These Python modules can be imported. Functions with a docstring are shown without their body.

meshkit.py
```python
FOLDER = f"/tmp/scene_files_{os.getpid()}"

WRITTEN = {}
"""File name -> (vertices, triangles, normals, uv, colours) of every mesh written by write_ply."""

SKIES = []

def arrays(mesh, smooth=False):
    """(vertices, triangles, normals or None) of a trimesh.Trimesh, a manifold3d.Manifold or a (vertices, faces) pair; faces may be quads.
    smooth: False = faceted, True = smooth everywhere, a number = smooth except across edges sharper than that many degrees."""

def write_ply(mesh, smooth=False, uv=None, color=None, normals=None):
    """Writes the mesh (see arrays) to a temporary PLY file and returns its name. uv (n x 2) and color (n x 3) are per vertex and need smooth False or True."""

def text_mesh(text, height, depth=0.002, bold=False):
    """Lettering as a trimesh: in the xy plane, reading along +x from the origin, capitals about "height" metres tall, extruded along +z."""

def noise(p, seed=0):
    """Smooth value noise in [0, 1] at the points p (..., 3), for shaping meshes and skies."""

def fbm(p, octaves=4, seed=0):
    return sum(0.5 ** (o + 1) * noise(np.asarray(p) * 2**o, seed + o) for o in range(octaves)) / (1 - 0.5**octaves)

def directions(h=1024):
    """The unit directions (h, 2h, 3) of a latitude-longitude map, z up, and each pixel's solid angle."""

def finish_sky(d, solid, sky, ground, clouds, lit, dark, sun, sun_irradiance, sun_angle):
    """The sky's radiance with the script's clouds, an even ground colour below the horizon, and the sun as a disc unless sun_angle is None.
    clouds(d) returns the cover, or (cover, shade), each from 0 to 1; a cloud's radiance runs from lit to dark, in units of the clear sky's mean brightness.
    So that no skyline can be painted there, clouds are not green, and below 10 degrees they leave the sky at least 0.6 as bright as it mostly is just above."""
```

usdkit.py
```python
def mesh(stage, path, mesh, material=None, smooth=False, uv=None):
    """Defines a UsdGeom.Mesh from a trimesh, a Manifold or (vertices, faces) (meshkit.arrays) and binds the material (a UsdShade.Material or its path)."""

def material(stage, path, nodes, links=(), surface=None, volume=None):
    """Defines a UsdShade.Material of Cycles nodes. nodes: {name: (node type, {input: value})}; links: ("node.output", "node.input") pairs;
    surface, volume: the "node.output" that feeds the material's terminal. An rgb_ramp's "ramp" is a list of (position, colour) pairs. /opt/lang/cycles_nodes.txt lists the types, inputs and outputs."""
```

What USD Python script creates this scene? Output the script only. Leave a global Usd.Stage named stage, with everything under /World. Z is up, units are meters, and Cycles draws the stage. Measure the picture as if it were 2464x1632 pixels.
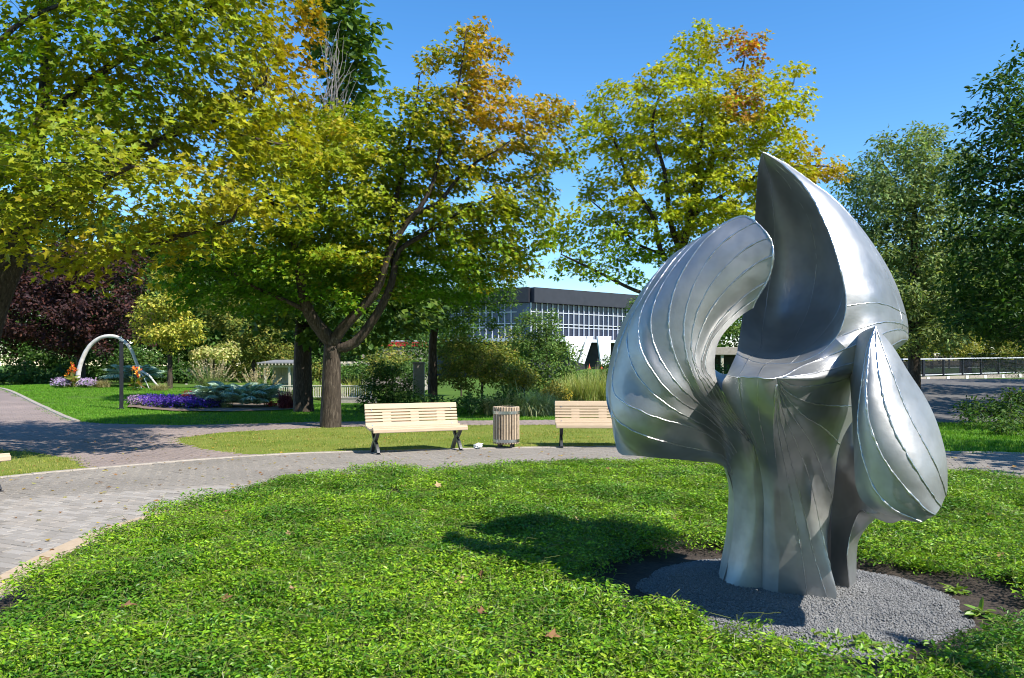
import math, random
import numpy as np
import trimesh
import usdkit, meshkit
from pxr import Usd, UsdGeom, UsdLux, UsdShade, Gf, Sdf, Vt
from scipy.interpolate import CubicSpline, PchipInterpolator
from scipy.spatial import cKDTree, Delaunay

# ------------------------------------------------------------------ camera, sky, sun
stage = Usd.Stage.CreateInMemory()
UsdGeom.SetStageUpAxis(stage, UsdGeom.Tokens.z)
UsdGeom.SetStageMetersPerUnit(stage, 1.0)
UsdGeom.Xform.Define(stage, '/World')
UsdGeom.Scope.Define(stage, '/World/Looks')

EYE, FPX, CX, HY = 1.65, 1890.0, 1232.0, 875.0      # eye height; focal length, principal column and horizon row in pixels of the photograph
cam = UsdGeom.Camera.Define(stage, '/World/camera')
cam.AddTranslateOp().Set(Gf.Vec3d(0, 0, EYE)); cam.AddRotateXOp().Set(90)
cam.CreateHorizontalApertureAttr(36.0); cam.CreateVerticalApertureAttr(36.0 * 678 / 1024)
cam.CreateFocalLengthAttr(36.0 * FPX / 2464)
cam.CreateVerticalApertureOffsetAttr(36.0 * (HY - 816) / 2464)
cam.CreateClippingRangeAttr(Gf.Vec2f(0.05, 5000))
cam.CreateFStopAttr(0.0); cam.CreateExposureAttr(1.12)

SUN = np.array([0.82, -0.57, 0.0]); SUN /= np.linalg.norm(SUN)
SUN_EL = math.radians(47.0)
SUN = np.array([SUN[0] * math.cos(SUN_EL), SUN[1] * math.cos(SUN_EL), math.sin(SUN_EL)])
SKY_STRENGTH, SUN_STRENGTH = 0.11, 1.05
dome = UsdLux.DomeLight.Define(stage, '/World/sky')
sky = usdkit.material(stage, '/World/Looks/sky_light', {
    's': ('sky_texture', {'sky_type': 'single_scattering', 'sun_disc': False, 'sun_elevation': SUN_EL, 'sun_rotation': math.atan2(SUN[0], SUN[1]),
                          'altitude': 50.0, 'air_density': 1.0, 'aerosol_density': 0.02, 'ozone_density': 4.0}),
    'h': ('hsv', {'saturation': 1.25}), 'b': ('background_shader', {'strength': SKY_STRENGTH})}, [('s.color', 'h.color'), ('h.color', 'b.color')], surface='b.background')
UsdShade.MaterialBindingAPI.Apply(dome.GetPrim()).Bind(sky)
dome.GetPrim().SetCustomDataByKey('kind', 'structure')
sun = UsdLux.DistantLight.Define(stage, '/World/sun')
sun.CreateIntensityAttr(SUN_STRENGTH); sun.CreateAngleAttr(0.53); sun.CreateNormalizeAttr(True); sun.CreateColorAttr(Gf.Vec3f(1.0, 0.955, 0.88))
_z = Gf.Vec3d(*map(float, SUN)); _x = Gf.Cross(Gf.Vec3d(0, 0, 1), _z).GetNormalized(); _y = Gf.Cross(_z, _x)
sun.AddTransformOp().Set(Gf.Matrix4d(_x[0], _x[1], _x[2], 0, _y[0], _y[1], _y[2], 0, _z[0], _z[1], _z[2], 0, 0, 0, 0, 1))

# ------------------------------------------------------------------ helpers
PI = math.pi
used = {}
def at(px, py, Y):
    """the point at distance Y in front of the camera on the sight line of pixel (px, py) of the photograph"""
    return np.array([(px - CX) / FPX * Y, Y, EYE - (py - HY) / FPX * Y])
def gnd(px, py, z=0.0):
    Y = (EYE - z) * FPX / (py - HY)
    return np.array([(px - CX) / FPX * Y, Y, z])
def pathname(name, parent=None):
    base = '/World' if parent is None else str(parent.GetPath())
    k = (base, name); n = used.get(k, 0); used[k] = n + 1
    return f'{base}/{name}' if n == 0 else f'{base}/{name}_{n:03d}'
def tag(prim, label=None, cat=None, group=None, kind=None):
    for k, v in (('label', label), ('category', cat), ('group', group), ('kind', kind)):
        if v: prim.SetCustomDataByKey(k, v)
    return prim
def thing(name, label, cat, loc=(0, 0, 0), rz=0.0, group=None, parent=None):
    x = UsdGeom.Xform.Define(stage, pathname(name, parent))
    x.AddTranslateOp().Set(Gf.Vec3d(*map(float, loc))); x.AddRotateZOp().Set(math.degrees(rz))
    return tag(x.GetPrim(), label, cat, group)
def obj(name, mesh, mat, parent=None, smooth=False, **kw):
    m = usdkit.mesh(stage, pathname(name, parent), mesh, mat, smooth=smooth)
    return tag(m.GetPrim(), **kw) if kw else m.GetPrim()
def obj_n(name, v, f, n, mat, parent=None, **kw):
    m = usdkit.mesh(stage, pathname(name, parent), (v, f), mat)
    if n is not None:
        m.CreateNormalsAttr(Vt.Vec3fArray.FromNumpy(np.asarray(n, np.float32))); m.SetNormalsInterpolation('vertex')
    return tag(m.GetPrim(), **kw) if kw else m.GetPrim()
def dup(root, loc, rz, label, group=None):
    r = thing(root.GetName().rstrip('0123456789').rstrip('_'), label, root.GetCustomData()['category'], loc, rz, group)
    r.GetReferences().AddInternalReference(root.GetPath()); r.SetInstanceable(True)
    return r
def cat(parts):
    return trimesh.util.concatenate([p if isinstance(p, trimesh.Trimesh) else trimesh.Trimesh(p[0], p[1], process=False) for p in parts])
def box(x0, x1, y0, y1, z0, z1):
    b = trimesh.creation.box([x1 - x0, y1 - y0, z1 - z0]); b.apply_translation([(x0 + x1) / 2, (y0 + y1) / 2, (z0 + z1) / 2]); return b
def cbox(sx, sy, sz, c=0.004, at_=(0, 0, 0), R=None):
    """a box with chamfered edges"""
    pts = []
    for a in (-1, 1):
        for b in (-1, 1):
            for d in (-1, 1):
                pts += [(a * (sx / 2 - c), b * (sy / 2 - c), d * sz / 2), (a * (sx / 2 - c), b * sy / 2, d * (sz / 2 - c)), (a * sx / 2, b * (sy / 2 - c), d * (sz / 2 - c))]
    m = trimesh.convex.convex_hull(np.array(pts))
    if R is not None: m.apply_transform(R)
    m.apply_translation(at_); return m
def tube(pts, rad, k=8, cap=True, noise=0.0, rng=None):
    """a tapered tube along points; rad a number or one per point"""
    P = np.asarray(pts, float); n = len(P); r = np.broadcast_to(np.asarray(rad, float), (n,)).copy()
    T = np.gradient(P, axis=0); T /= np.maximum(np.linalg.norm(T, axis=1, keepdims=True), 1e-9)
    ref = np.array([0, 0, 1.0]) if abs(T[0, 2]) < 0.9 else np.array([1.0, 0, 0])
    U = np.cross(T[0], ref); U /= np.linalg.norm(U); rings = []
    a = np.arange(k) / k * 2 * PI
    for i in range(n):
        U = U - T[i] * (U @ T[i]); U /= max(np.linalg.norm(U), 1e-9); V = np.cross(T[i], U)
        rr = r[i] * (1 + (noise * rng.uniform(-1, 1, k) if noise else 0))
        rings.append(P[i] + (np.cos(a) * rr)[:, None] * U + (np.sin(a) * rr)[:, None] * V)
    v = np.vstack(rings); i, j = np.meshgrid(np.arange(n - 1), np.arange(k), indexing='ij')
    a0, b0 = i * k + j, i * k + (j + 1) % k
    f = np.vstack([np.stack([a0, b0, b0 + k], -1).reshape(-1, 3), np.stack([a0, b0 + k, a0 + k], -1).reshape(-1, 3)])
    if cap:
        v = np.vstack([v, P[0], P[-1]]); j = np.arange(k); c0, c1 = n * k, n * k + 1
        f = np.vstack([f, np.stack([np.full(k, c0), (j + 1) % k, j], 1), np.stack([np.full(k, c1), (n - 1) * k + j, (n - 1) * k + (j + 1) % k], 1)])
    return v, f
def sstep(x, a0, b0):
    t = np.clip((x - a0) / (b0 - a0), 0, 1); return t * t * (3 - 2 * t)
def spline(pts, n, power=1.0):
    P = np.asarray(pts, float)
    t = np.r_[0, np.cumsum(np.linalg.norm(np.diff(P, axis=0), axis=1) ** power)]
    t /= t[-1]
    if len(P) < 3: return P[0] + (P[-1] - P[0]) * np.linspace(0, 1, n)[:, None]
    cs = CubicSpline(t, P, bc_type='natural'); fine = cs(np.linspace(0, 1, 40 * len(P)))
    s = np.r_[0, np.cumsum(np.linalg.norm(np.diff(fine, axis=0), axis=1))]
    return np.stack([np.interp(np.linspace(0, s[-1], n), s, fine[:, k]) for k in range(3)], 1)
def loft(rows, nu=32, per=8):
    """a smooth sheet through curves; returns the grid (rows, nu, 3) and the index of each given curve in it"""
    C = np.stack([spline(r, nu) for r in rows])
    d = np.linalg.norm(np.diff(C, axis=0), axis=2).mean(1); t = np.r_[0, np.cumsum(d)]
    tt = np.concatenate([np.linspace(t[i], t[i + 1], per, endpoint=False) for i in range(len(t) - 1)] + [[t[-1]]])
    G = PchipInterpolator(t, C, axis=0)(tt) if len(rows) > 2 and False else CubicSpline(t, C, axis=0, bc_type='natural')(tt) if len(rows) > 2 else C[0] + (C[1] - C[0]) * ((tt / t[-1])[:, None, None])
    return G, [i * per for i in range(len(rows))]
def grid_mesh(G):
    m, n = G.shape[:2]; i, j = np.meshgrid(np.arange(m - 1), np.arange(n - 1), indexing='ij'); a = i * n + j
    f = np.vstack([np.stack([a, a + 1, a + n + 1], -1).reshape(-1, 3), np.stack([a, a + n + 1, a + n], -1).reshape(-1, 3)])
    return G.reshape(-1, 3), f

# ------------------------------------------------------------------ materials
def mat(name, nodes, links, surface):
    return usdkit.material(stage, '/World/Looks/' + name, nodes, links, surface=surface)
def varied(name, c0, c1, scale=3.0, rough=0.7, detail=4.0, bump=0.0, bscale=None, spec=0.5, metallic=0.0, mid=None):
    """a surface whose colour wanders between two tones by noise in place, with optional fine relief"""
    ramp = [(0.3, c0), (0.7, c1)] if mid is None else [(0.28, c0), (0.5, mid), (0.72, c1)]
    nodes = {'g': ('geometry', {}), 'n': ('noise_texture', {'scale': scale, 'detail': detail, 'roughness': 0.6}), 'r': ('rgb_ramp', {'ramp': ramp}),
             'p': ('principled_bsdf', {'roughness': rough, 'specular_ior_level': spec, 'metallic': metallic})}
    links = [('g.position', 'n.vector'), ('n.fac', 'r.fac'), ('r.color', 'p.base_color')]
    if bump:
        nodes['bn'] = ('noise_texture', {'scale': bscale or scale * 8, 'detail': 5.0}); nodes['bm'] = ('bump', {'strength': bump, 'distance': 0.02})
        links += [('g.position', 'bn.vector'), ('bn.fac', 'bm.height'), ('bm.normal', 'p.normal')]
    return mat(name, nodes, links, 'p.BSDF')

M = {}
M['metal'] = mat('welded_steel', {
    'g': ('geometry', {}), 'n1': ('noise_texture', {'scale': 2.2, 'detail': 3.0}), 'n2': ('noise_texture', {'scale': 7.0, 'detail': 4.0, 'roughness': 0.6}),
    'n3': ('noise_texture', {'scale': 60.0, 'detail': 4.0}), 'n4': ('noise_texture', {'scale': 8.0, 'detail': 1.5}),
    'rc': ('rgb_ramp', {'ramp': [(0.28, (0.345, 0.345, 0.34)), (0.5, (0.395, 0.395, 0.388)), (0.72, (0.445, 0.444, 0.436))]}),
    'rr': ('map_range', {'from_min': 0.3, 'from_max': 0.7, 'to_min': 0.40, 'to_max': 0.52}),
    'b1': ('bump', {'strength': 0.11, 'distance': 0.05}), 'b2': ('bump', {'strength': 0.12, 'distance': 0.004}),
    'p': ('principled_bsdf', {'metallic': 0.87, 'specular_ior_level': 0.4})},
    [('g.position', 'n1.vector'), ('g.position', 'n2.vector'), ('g.position', 'n3.vector'), ('g.position', 'n4.vector'), ('n2.fac', 'rc.fac'), ('rc.color', 'p.base_color'),
     ('n1.fac', 'rr.value'), ('rr.result', 'p.roughness'), ('n4.fac', 'b1.height'), ('n3.fac', 'b2.height'), ('b1.normal', 'b2.normal'), ('b2.normal', 'p.normal')], 'p.BSDF')
M['weld'] = varied('weld_bead', (0.5, 0.5, 0.5), (0.75, 0.75, 0.75), 60, 0.33, metallic=1.0)

# ------------------------------------------------------------------ the sculpture
def a(x, y, Y): return at(1440 + x / 2.614, 340 + y / 2.614, Y)
def b(x, y, Y): return at(1440 + x / 2.24, 860 + y / 2.24, Y)
rng = np.random.default_rng(7)
def seam(G, i, part, r=0.0052, j0=0, j1=None, axis=0, out=0.0):
    P = (G[i] if axis == 0 else G[:, i])[j0:j1]
    s = np.r_[0, np.cumsum(np.linalg.norm(np.diff(P, axis=0), axis=1))]
    n = max(8, int(s[-1] / 0.012)); t = np.linspace(0, s[-1], n)
    Q = np.stack([np.interp(t, s, P[:, k]) for k in range(3)], 1)
    nz = meshkit.noise(Q * 70, 3) ; low = meshkit.noise(Q * 9, 5)
    Q = Q + (meshkit.noise(Q * 25, 9)[:, None] - 0.5) * 0.006
    v, f = tube(Q, 1.3 * r * (0.35 + 0.8 * nz) * (0.55 + 0.8 * low), 6)
    obj('weld_seam', (v, f), M['weld'], part, smooth=True)
def sheets(name, grids, parent, **kw):
    vs, fs, ns, o = [], [], [], 0
    for G in grids:
        v, f, n = meshkit.arrays(grid_mesh(G), True)
        vs.append(v); fs.append(f + o); ns.append(n); o += len(v)
    return obj_n(name, np.vstack(vs), np.vstack(fs), np.vstack(ns), M['metal'], parent, **kw)

sculpture = thing('abstract_sculpture', 'tall abstract sculpture of welded grey steel on the gravel circle', 'sculpture')
RR = (962, 113, 4.98)
# curled wing: curves run from the tip edge along the weld seams into the valley and down the crease to the foot
W = [
 [a(970,1050,5.46), a(905,1092,5.50), a(850,1140,5.52), a(790,1205,5.53), a(755,1265,5.53), a(735,1340,5.50), a(732,1420,5.47), b(640,130,5.42), b(690,225,5.43), b(765,345,5.47), b(828,430,5.50), b(856,520,5.52), b(881,640,5.55), b(891,800,5.58), b(886,1000,5.61), b(880,1285,5.61)],
 [a(1000,985,5.42), a(930,1030,5.43), a(850,1095,5.44), a(770,1175,5.44), a(715,1250,5.42), a(680,1340,5.38), a(680,1450,5.35), b(628,155,5.37), b(690,275,5.43), b(765,390,5.50), b(822,470,5.54), b(845,560,5.57), b(866,660,5.60), b(870,800,5.62), b(862,1000,5.64), b(855,1283,5.62)],
 [a(1060,885,5.40), a(980,930,5.39), a(880,1010,5.36), a(790,1100,5.33), a(715,1200,5.30), a(665,1320,5.27), a(650,1440,5.26), b(610,165,5.31), b(690,330,5.44), b(765,440,5.53), b(810,510,5.58), b(832,590,5.61), b(848,690,5.63), b(848,830,5.65), b(838,1020,5.66), b(826,1280,5.64)],
 [a(1100,718,5.38), a(1010,760,5.35), a(900,840,5.30), a(790,950,5.25), a(690,1090,5.21), a(625,1250,5.18), a(610,1400,5.18), b(590,185,5.25), b(680,380,5.43), b(755,490,5.55), b(798,550,5.60), b(818,620,5.63), b(830,720,5.65), b(825,860,5.68), b(812,1040,5.68), b(795,1276,5.66)],
 [a(1076,605,5.40), a(985,640,5.37), a(850,740,5.29), a(740,860,5.22), a(650,1010,5.16), a(595,1180,5.12), a(590,1350,5.12), b(560,205,5.19), b(665,420,5.40), b(745,530,5.55), b(785,590,5.61), b(803,660,5.65), b(812,760,5.67), b(803,890,5.70), b(787,1060,5.70), b(765,1272,5.68)],
 [a(990,508,5.46), a(890,560,5.42), a(770,650,5.33), a(670,775,5.24), a(590,930,5.15), a(548,1080,5.10), a(545,1280,5.07), b(530,225,5.13), b(650,450,5.37), b(735,560,5.54), b(772,620,5.61), b(789,690,5.65), b(796,800,5.69), b(783,920,5.71), b(763,1080,5.71), b(738,1268,5.69)],
 [a(895,472,5.56), a(800,520,5.52), a(700,590,5.42), a(600,710,5.30), a(500,880,5.17), a(447,1080,5.07), a(450,1230,5.04), b(470,240,5.07), b(625,480,5.33), b(722,585,5.53), b(760,645,5.61), b(776,720,5.66), b(782,830,5.70), b(766,950,5.73), b(744,1100,5.73), b(715,1264,5.70)],
 [a(760,535,5.68), a(640,610,5.60), a(540,710,5.46), a(440,840,5.30), a(365,980,5.17), a(330,1120,5.08), a(345,1260,5.03), b(380,260,5.04), b(590,510,5.31), b(708,605,5.53), b(748,665,5.61), b(764,745,5.67), b(768,860,5.71), b(750,980,5.74), b(727,1120,5.74), b(695,1260,5.71)],
 [a(560,655,5.74), a(470,750,5.60), a(390,860,5.42), a(310,980,5.27), a(258,1110,5.16), a(255,1250,5.07), a(300,1380,5.03), b(300,305,5.05), b(540,530,5.30), b(695,620,5.54), b(738,685,5.62), b(753,770,5.68), b(755,890,5.73), b(736,1010,5.75), b(712,1140,5.75), b(680,1258,5.72)],
 [a(425,760,5.80), a(340,870,5.62), a(265,1000,5.45), a(205,1120,5.32), a(180,1250,5.20), a(200,1370,5.11), b(165,250,5.06), b(290,370,5.08), b(520,485,5.26), b(683,612,5.54), b(731,700,5.63), b(744,795,5.69), b(743,915,5.74), b(724,1040,5.76), b(698,1160,5.76), b(668,1257,5.72)],
 [a(255,1010,5.78), a(195,1120,5.58), a(150,1240,5.42), a(130,1350,5.30), b(100,250,5.18), b(160,340,5.12), b(290,415,5.12), b(430,460,5.19), b(560,530,5.34), b(685,612,5.56), b(727,720,5.65), b(736,820,5.71), b(733,935,5.75), b(713,1060,5.77), b(686,1180,5.77), b(661,1256,5.73)],
 [a(120,1330,5.62), a(98,1440,5.48), b(72,230,5.38), b(85,330,5.28), b(140,410,5.23), b(230,455,5.22), b(330,478,5.25), b(440,500,5.32), b(560,545,5.44), b(690,615,5.62), b(728,735,5.69), b(731,840,5.74), b(726,955,5.78), b(706,1080,5.79), b(677,1195,5.78), b(656,1255,5.74)],
 [b(72,330,5.50), b(78,400,5.44), b(90,460,5.40), b(112,517,5.39), b(180,530,5.40), b(260,537,5.43), b(350,545,5.47), b(450,553,5.53), b(560,563,5.60), b(690,605,5.72), b(728,750,5.76), b(728,860,5.79), b(721,970,5.81), b(700,1100,5.82), b(670,1210,5.80), b(654,1255,5.75)],
]
def settle(p):
    px, py = CX + p[0] / p[1] * FPX, HY - (p[2] - EYE) / p[1] * FPX; w = min(1, max(0, (1090 - py) / 260)) * min(1, max(0, (1100 - py) / 60))
    Y = p[1] + w * ((5.30 + 0.50 * (p[1] - 5.30)) - p[1] - 0.26 * (px - 1640) / 220)
    return at(px, py, Y)
W[9][5], W[9][6], W[9][7] = b(226,121,5.13), b(338,231,5.12), b(440,300,5.17)
W[10][3], W[10][4], W[10][5], W[10][6], W[10][7] = b(92,207,5.28), b(140,245,5.20), b(230,290,5.15), b(338,334,5.16), b(450,361,5.23)
W[11][3], W[11][4], W[11][5], W[11][6], W[11][7] = b(85,322,5.32), b(130,362,5.27), b(212,408,5.24), b(330,448,5.27), b(462,481,5.37)
W[1][7], W[2][7], W[3][7], W[4][7], W[5][7] = b(630,140,5.38), b(613,146,5.33), b(594,152,5.28), b(572,160,5.24), b(543,166,5.20)
W[6][7], W[7][7], W[8][7] = b(505,165,5.19), b(455,172,5.13), b(412,213,5.12)
for i, (x_, y_, d_) in enumerate([(690,225,5.43), (683,240,5.43), (675,253,5.43), (665,264,5.43), (652,272,5.43), (635,277,5.43), (612,277,5.42), (588,285,5.39), (562,308,5.36), (570,365,5.35), (582,412,5.37), (602,508,5.44)]): W[i][8] = b(x_, y_, d_)
for i, r_ in enumerate(W):                                        # below the waist the sheet narrows towards the crease and runs down to the foot
    if 0 < i < len(W) - 1:
        for k in range(9, 16):
            u = (i / (len(W) - 1)) ** (1.5 if k < 12 else 1.2); r_[k] = W[0][k] + (W[-1][k] - W[0][k]) * u + [0, -0.05 * math.sin(PI * u), 0]
W = [[settle(p) for p in r] for r in W]
GW, iw = loft(W, 72, 6)
def snap(G, edge, poly, n=None, w=6):
    """moves one border of a sheet onto a curve so that neighbours meet without a gap"""
    P = np.vstack(poly) if isinstance(poly, list) else poly
    S = np.vstack([np.linspace(P[i], P[i + 1], 12, endpoint=False) for i in range(len(P) - 1)] + [P[-1:]])
    A = {'u0': G, 'u1': G[:, ::-1], 'v0': G.transpose(1, 0, 2), 'v1': G[::-1].transpose(1, 0, 2)}[edge]
    m = len(A) if n is None else n; d = S[cKDTree(S).query(A[:m, 0])[1]] - A[:m, 0]
    for k in range(min(w, A.shape[1])): A[:m, k] += d * (1 - k / w) ** 2
def backing(G, depth, wu=1.0):
    m, n = G.shape[:2]
    s = np.sin(PI * np.linspace(0, 1, m)) ** 0.6; e = np.minimum(1, np.linspace(0, 1, n) / 0.15) ** 0.7
    B = G.copy(); B[..., 1] += depth * s[:, None] * e[None, :]
    return B[::-1]
wing = sheets('curled_wing', [GW, backing(GW, 0.46)], sculpture, label='curled wing with radiating weld seams')
for i in range(1, len(W) - 1): seam(GW, iw[i], wing, j1=43 if i < 8 else 48)
seam(GW, 0, wing, 0.007, axis=1)
# horn
AP = a(1030, 68, 5.55)
HI = [[AP, AP + [0.004, -.001, -.002], AP + [0.008, -.002, -.003]],
 [a(1010,140,5.62), a(1062,150,5.62), a(1120,155,5.56), a(1150,140,5.47)],
 [a(1000,230,5.68), a(1085,235,5.71), a(1180,240,5.62), a(1250,230,5.35)],
 [a(993,330,5.72), a(1100,335,5.80), a(1230,335,5.68), a(1330,330,5.25)],
 [a(986,460,5.75), a(1120,460,5.88), a(1285,460,5.76), a(1400,460,5.15)],
 [a(975,600,5.78), a(1145,600,5.95), a(1335,600,5.80), a(1460,600,5.08)],
 [a(955,760,5.78), a(1150,760,5.98), a(1370,760,5.80), a(1510,760,5.02)],
 [a(935,900,5.75), a(1150,900,5.98), a(1395,900,5.76), a(1545,900,4.99)],
 [a(912,1060,5.70), a(1130,1070,5.92), a(1390,1065,5.66), a(1558,1035,4.97)],
 [a(895,1180,5.60), a(1110,1200,5.76), a(1360,1200,5.46), a(1537,1145,4.96)],
 [a(880,1275,5.48), a(1090,1310,5.50), a(1310,1300,5.22), a(1490,1240,4.97)],
 [a(870,1335,5.38), a(940,1375,5.25), a(1050,1400,5.14), a(1150,1400,5.08), a(1280,1385,5.02), a(1400,1330,4.99)]]
GH, ih = loft(HI, 40, 8)
HO = [[AP + [0.008, -.002, -.003], AP + [0.0085, -.001, -.003], AP + [0.009, 0, -.003], AP + [0.010, .002, -.003]],
 [a(1150,140,5.47), a(1161,138,5.48), a(1173,138,5.515), a(1184,140,5.62)],
 [a(1250,230,5.35), a(1275,225,5.37), a(1300,228,5.44), a(1320,242,5.62)],
 [a(1330,330,5.25), a(1380,323,5.28), a(1430,328,5.38), a(1470,348,5.63)],
 [a(1400,460,5.15), a(1475,450,5.19), a(1545,452,5.32), a(1600,478,5.65)],
 [a(1460,600,5.08), a(1555,588,5.12), a(1640,588,5.28), a(1702,608,5.68)],
 [a(1510,760,5.02), a(1625,745,5.06), a(1735,745,5.25), a(1806,768,5.71)],
 [a(1545,900,4.99), a(1675,882,5.03), a(1795,885,5.22), a(1877,912,5.73)],
 [a(1558,1035,4.97), a(1700,1018,5.00), a(1850,1045,5.21), a(1937,1095,5.74)],
 [a(1490,1240,4.97), a(1680,1165,4.97), a(1860,1140,5.18), a(1949,1180,5.75)],
 [a(1560,1303,4.93), a(1690,1250,4.94), a(1850,1190,5.14), a(1947,1215,5.75)]]
GO, io = loft(HO, 32, 8)
snap(GO, 'u0', GH[:, -1], io[9] + 1)
back = [[r[0], (r[0] + o[-1]) / 2 + [0, 0.6 * min(1, i / 5), 0], o[-1]] for i, (r, o) in enumerate(zip(HI, HO + [[b(1420, 120, 5.75)]]))]
GB, _ = loft(back, 16, 6)
# ledge under the horn
CL = [[a(870,1335,5.38), a(838,1405,5.30), a(808,1472,5.18)], [a(940,1375,5.25), a(910,1430,5.16), a(880,1484,5.06)],
 [a(1050,1400,5.14), a(1020,1445,5.06), a(1000,1488,4.99)], [a(1150,1400,5.08), a(1140,1440,5.02), b(*RR)],
 [a(1280,1385,5.02), a(1268,1405,4.99), a(1250,1430,4.97)], [a(1400,1330,4.99), a(1400,1350,4.97), a(1400,1370,4.95)], [a(1490,1240,4.97), a(1525,1272,4.94), a(1560,1303,4.93)]]
def jut(p, fold=None):
    """the belly of the front and the ledge above it stand forward of the foot"""
    x2, y2 = (CX + p[0] / p[1] * FPX - 1440) * 2.24, (HY - (p[2] - EYE) / p[1] * FPX - 860) * 2.24
    w = (1 - sstep(y2, 330, 640)) * (1 - sstep(x2, 1080, 1420)) * sstep(y2, 20, 95) * sstep(x2, 640, 800); px, py = CX + p[0] / p[1] * FPX, HY - (p[2] - EYE) / p[1] * FPX
    return at(px, py, p[1] - 0.26 * w)
CL = [[jut(p) for p in r] for r in CL]
GC, ic = loft(CL, 14, 8)
snap(GC, 'u0', [GH[-1], GH[::-1, -1]]); snap(GO[io[9]:], 'u0', GC[-1]); snap(GC, 'v1', GO[io[9]:, 0])
horn = sheets('horn', [GH, GO, GB], sculpture, label='tall pointed horn with dark hollow inner face')
for i in (8, 9, 10): seam(GO, io[i], horn, 0.0045)
for j in (8, 17, 27): seam(GH, j, horn, 0.0022, axis=1)
for j in (20,): seam(GO, j, horn, 0.003, axis=1)
for j in (39,): seam(GH, j, horn, 0.005, j0=8, axis=1)
seam(GH, GH.shape[0] - 1, horn, 0.004)
ledge = sheets('ledge', [GC], sculpture)
seam(GC, ic[2], ledge, 0.0035); seam(GC, ic[1], ledge, 0.003); seam(GC, 13, ledge, 0.005, axis=1)
# front of the trunk: curves fan out from the corner of the ledge
FB = [[b(*RR), a(1250,1430,4.97), a(1400,1370,4.95), a(1560,1303,4.93), a(1690,1250,4.94), a(1850,1190,5.14), a(1947,1215,5.75)],
 [b(*RR), a(1260,1475,4.98), a(1420,1445,4.96), a(1580,1400,4.95), a(1690,1365,4.96), a(1850,1283,5.15), a(1945,1252,5.74)],
 [b(*RR), b(1030,148,5.01), b(1110,157,5.03), b(1200,150,5.05), b(1290,132,5.08), b(1400,90,5.2), b(1500,55,5.66)],
 [b(*RR), b(1010,180,5.04), b(1080,222,5.08), b(1160,248,5.12), b(1260,262,5.18), b(1355,262,5.28), b(1440,235,5.6)],
 [b(*RR), b(1000,195,5.05), b(1070,280,5.12), b(1140,335,5.17), b(1210,378,5.22), b(1260,425,5.28), b(1303,470,5.36)],
 [b(*RR), b(995,230,5.06), b(1050,320,5.14), b(1110,405,5.22), b(1170,510,5.30), b(1220,640,5.38), b(1264,760,5.43)],
 [b(*RR), b(985,260,5.06), b(1025,370,5.16), b(1085,510,5.27), b(1150,700,5.37), b(1200,930,5.40), b(1251,1130,5.39)],
 [b(*RR), b(975,290,5.06), b(1005,420,5.17), b(1055,620,5.30), b(1112,840,5.37), b(1165,1080,5.39), b(1250,1336,5.37)],
 [b(*RR), b(962,290,5.05), b(980,450,5.17), b(1020,650,5.32), b(1058,850,5.40), b(1098,1080,5.42), b(1130,1327,5.43)],
 [b(*RR), b(946,300,5.04), b(945,450,5.16), b(968,650,5.33), b(983,850,5.42), b(976,1080,5.46), b(965,1304,5.50)]]
FB = [[jut(p) for p in r] for r in FB]
GF, i_f = loft(FB, 48, 7)
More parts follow.
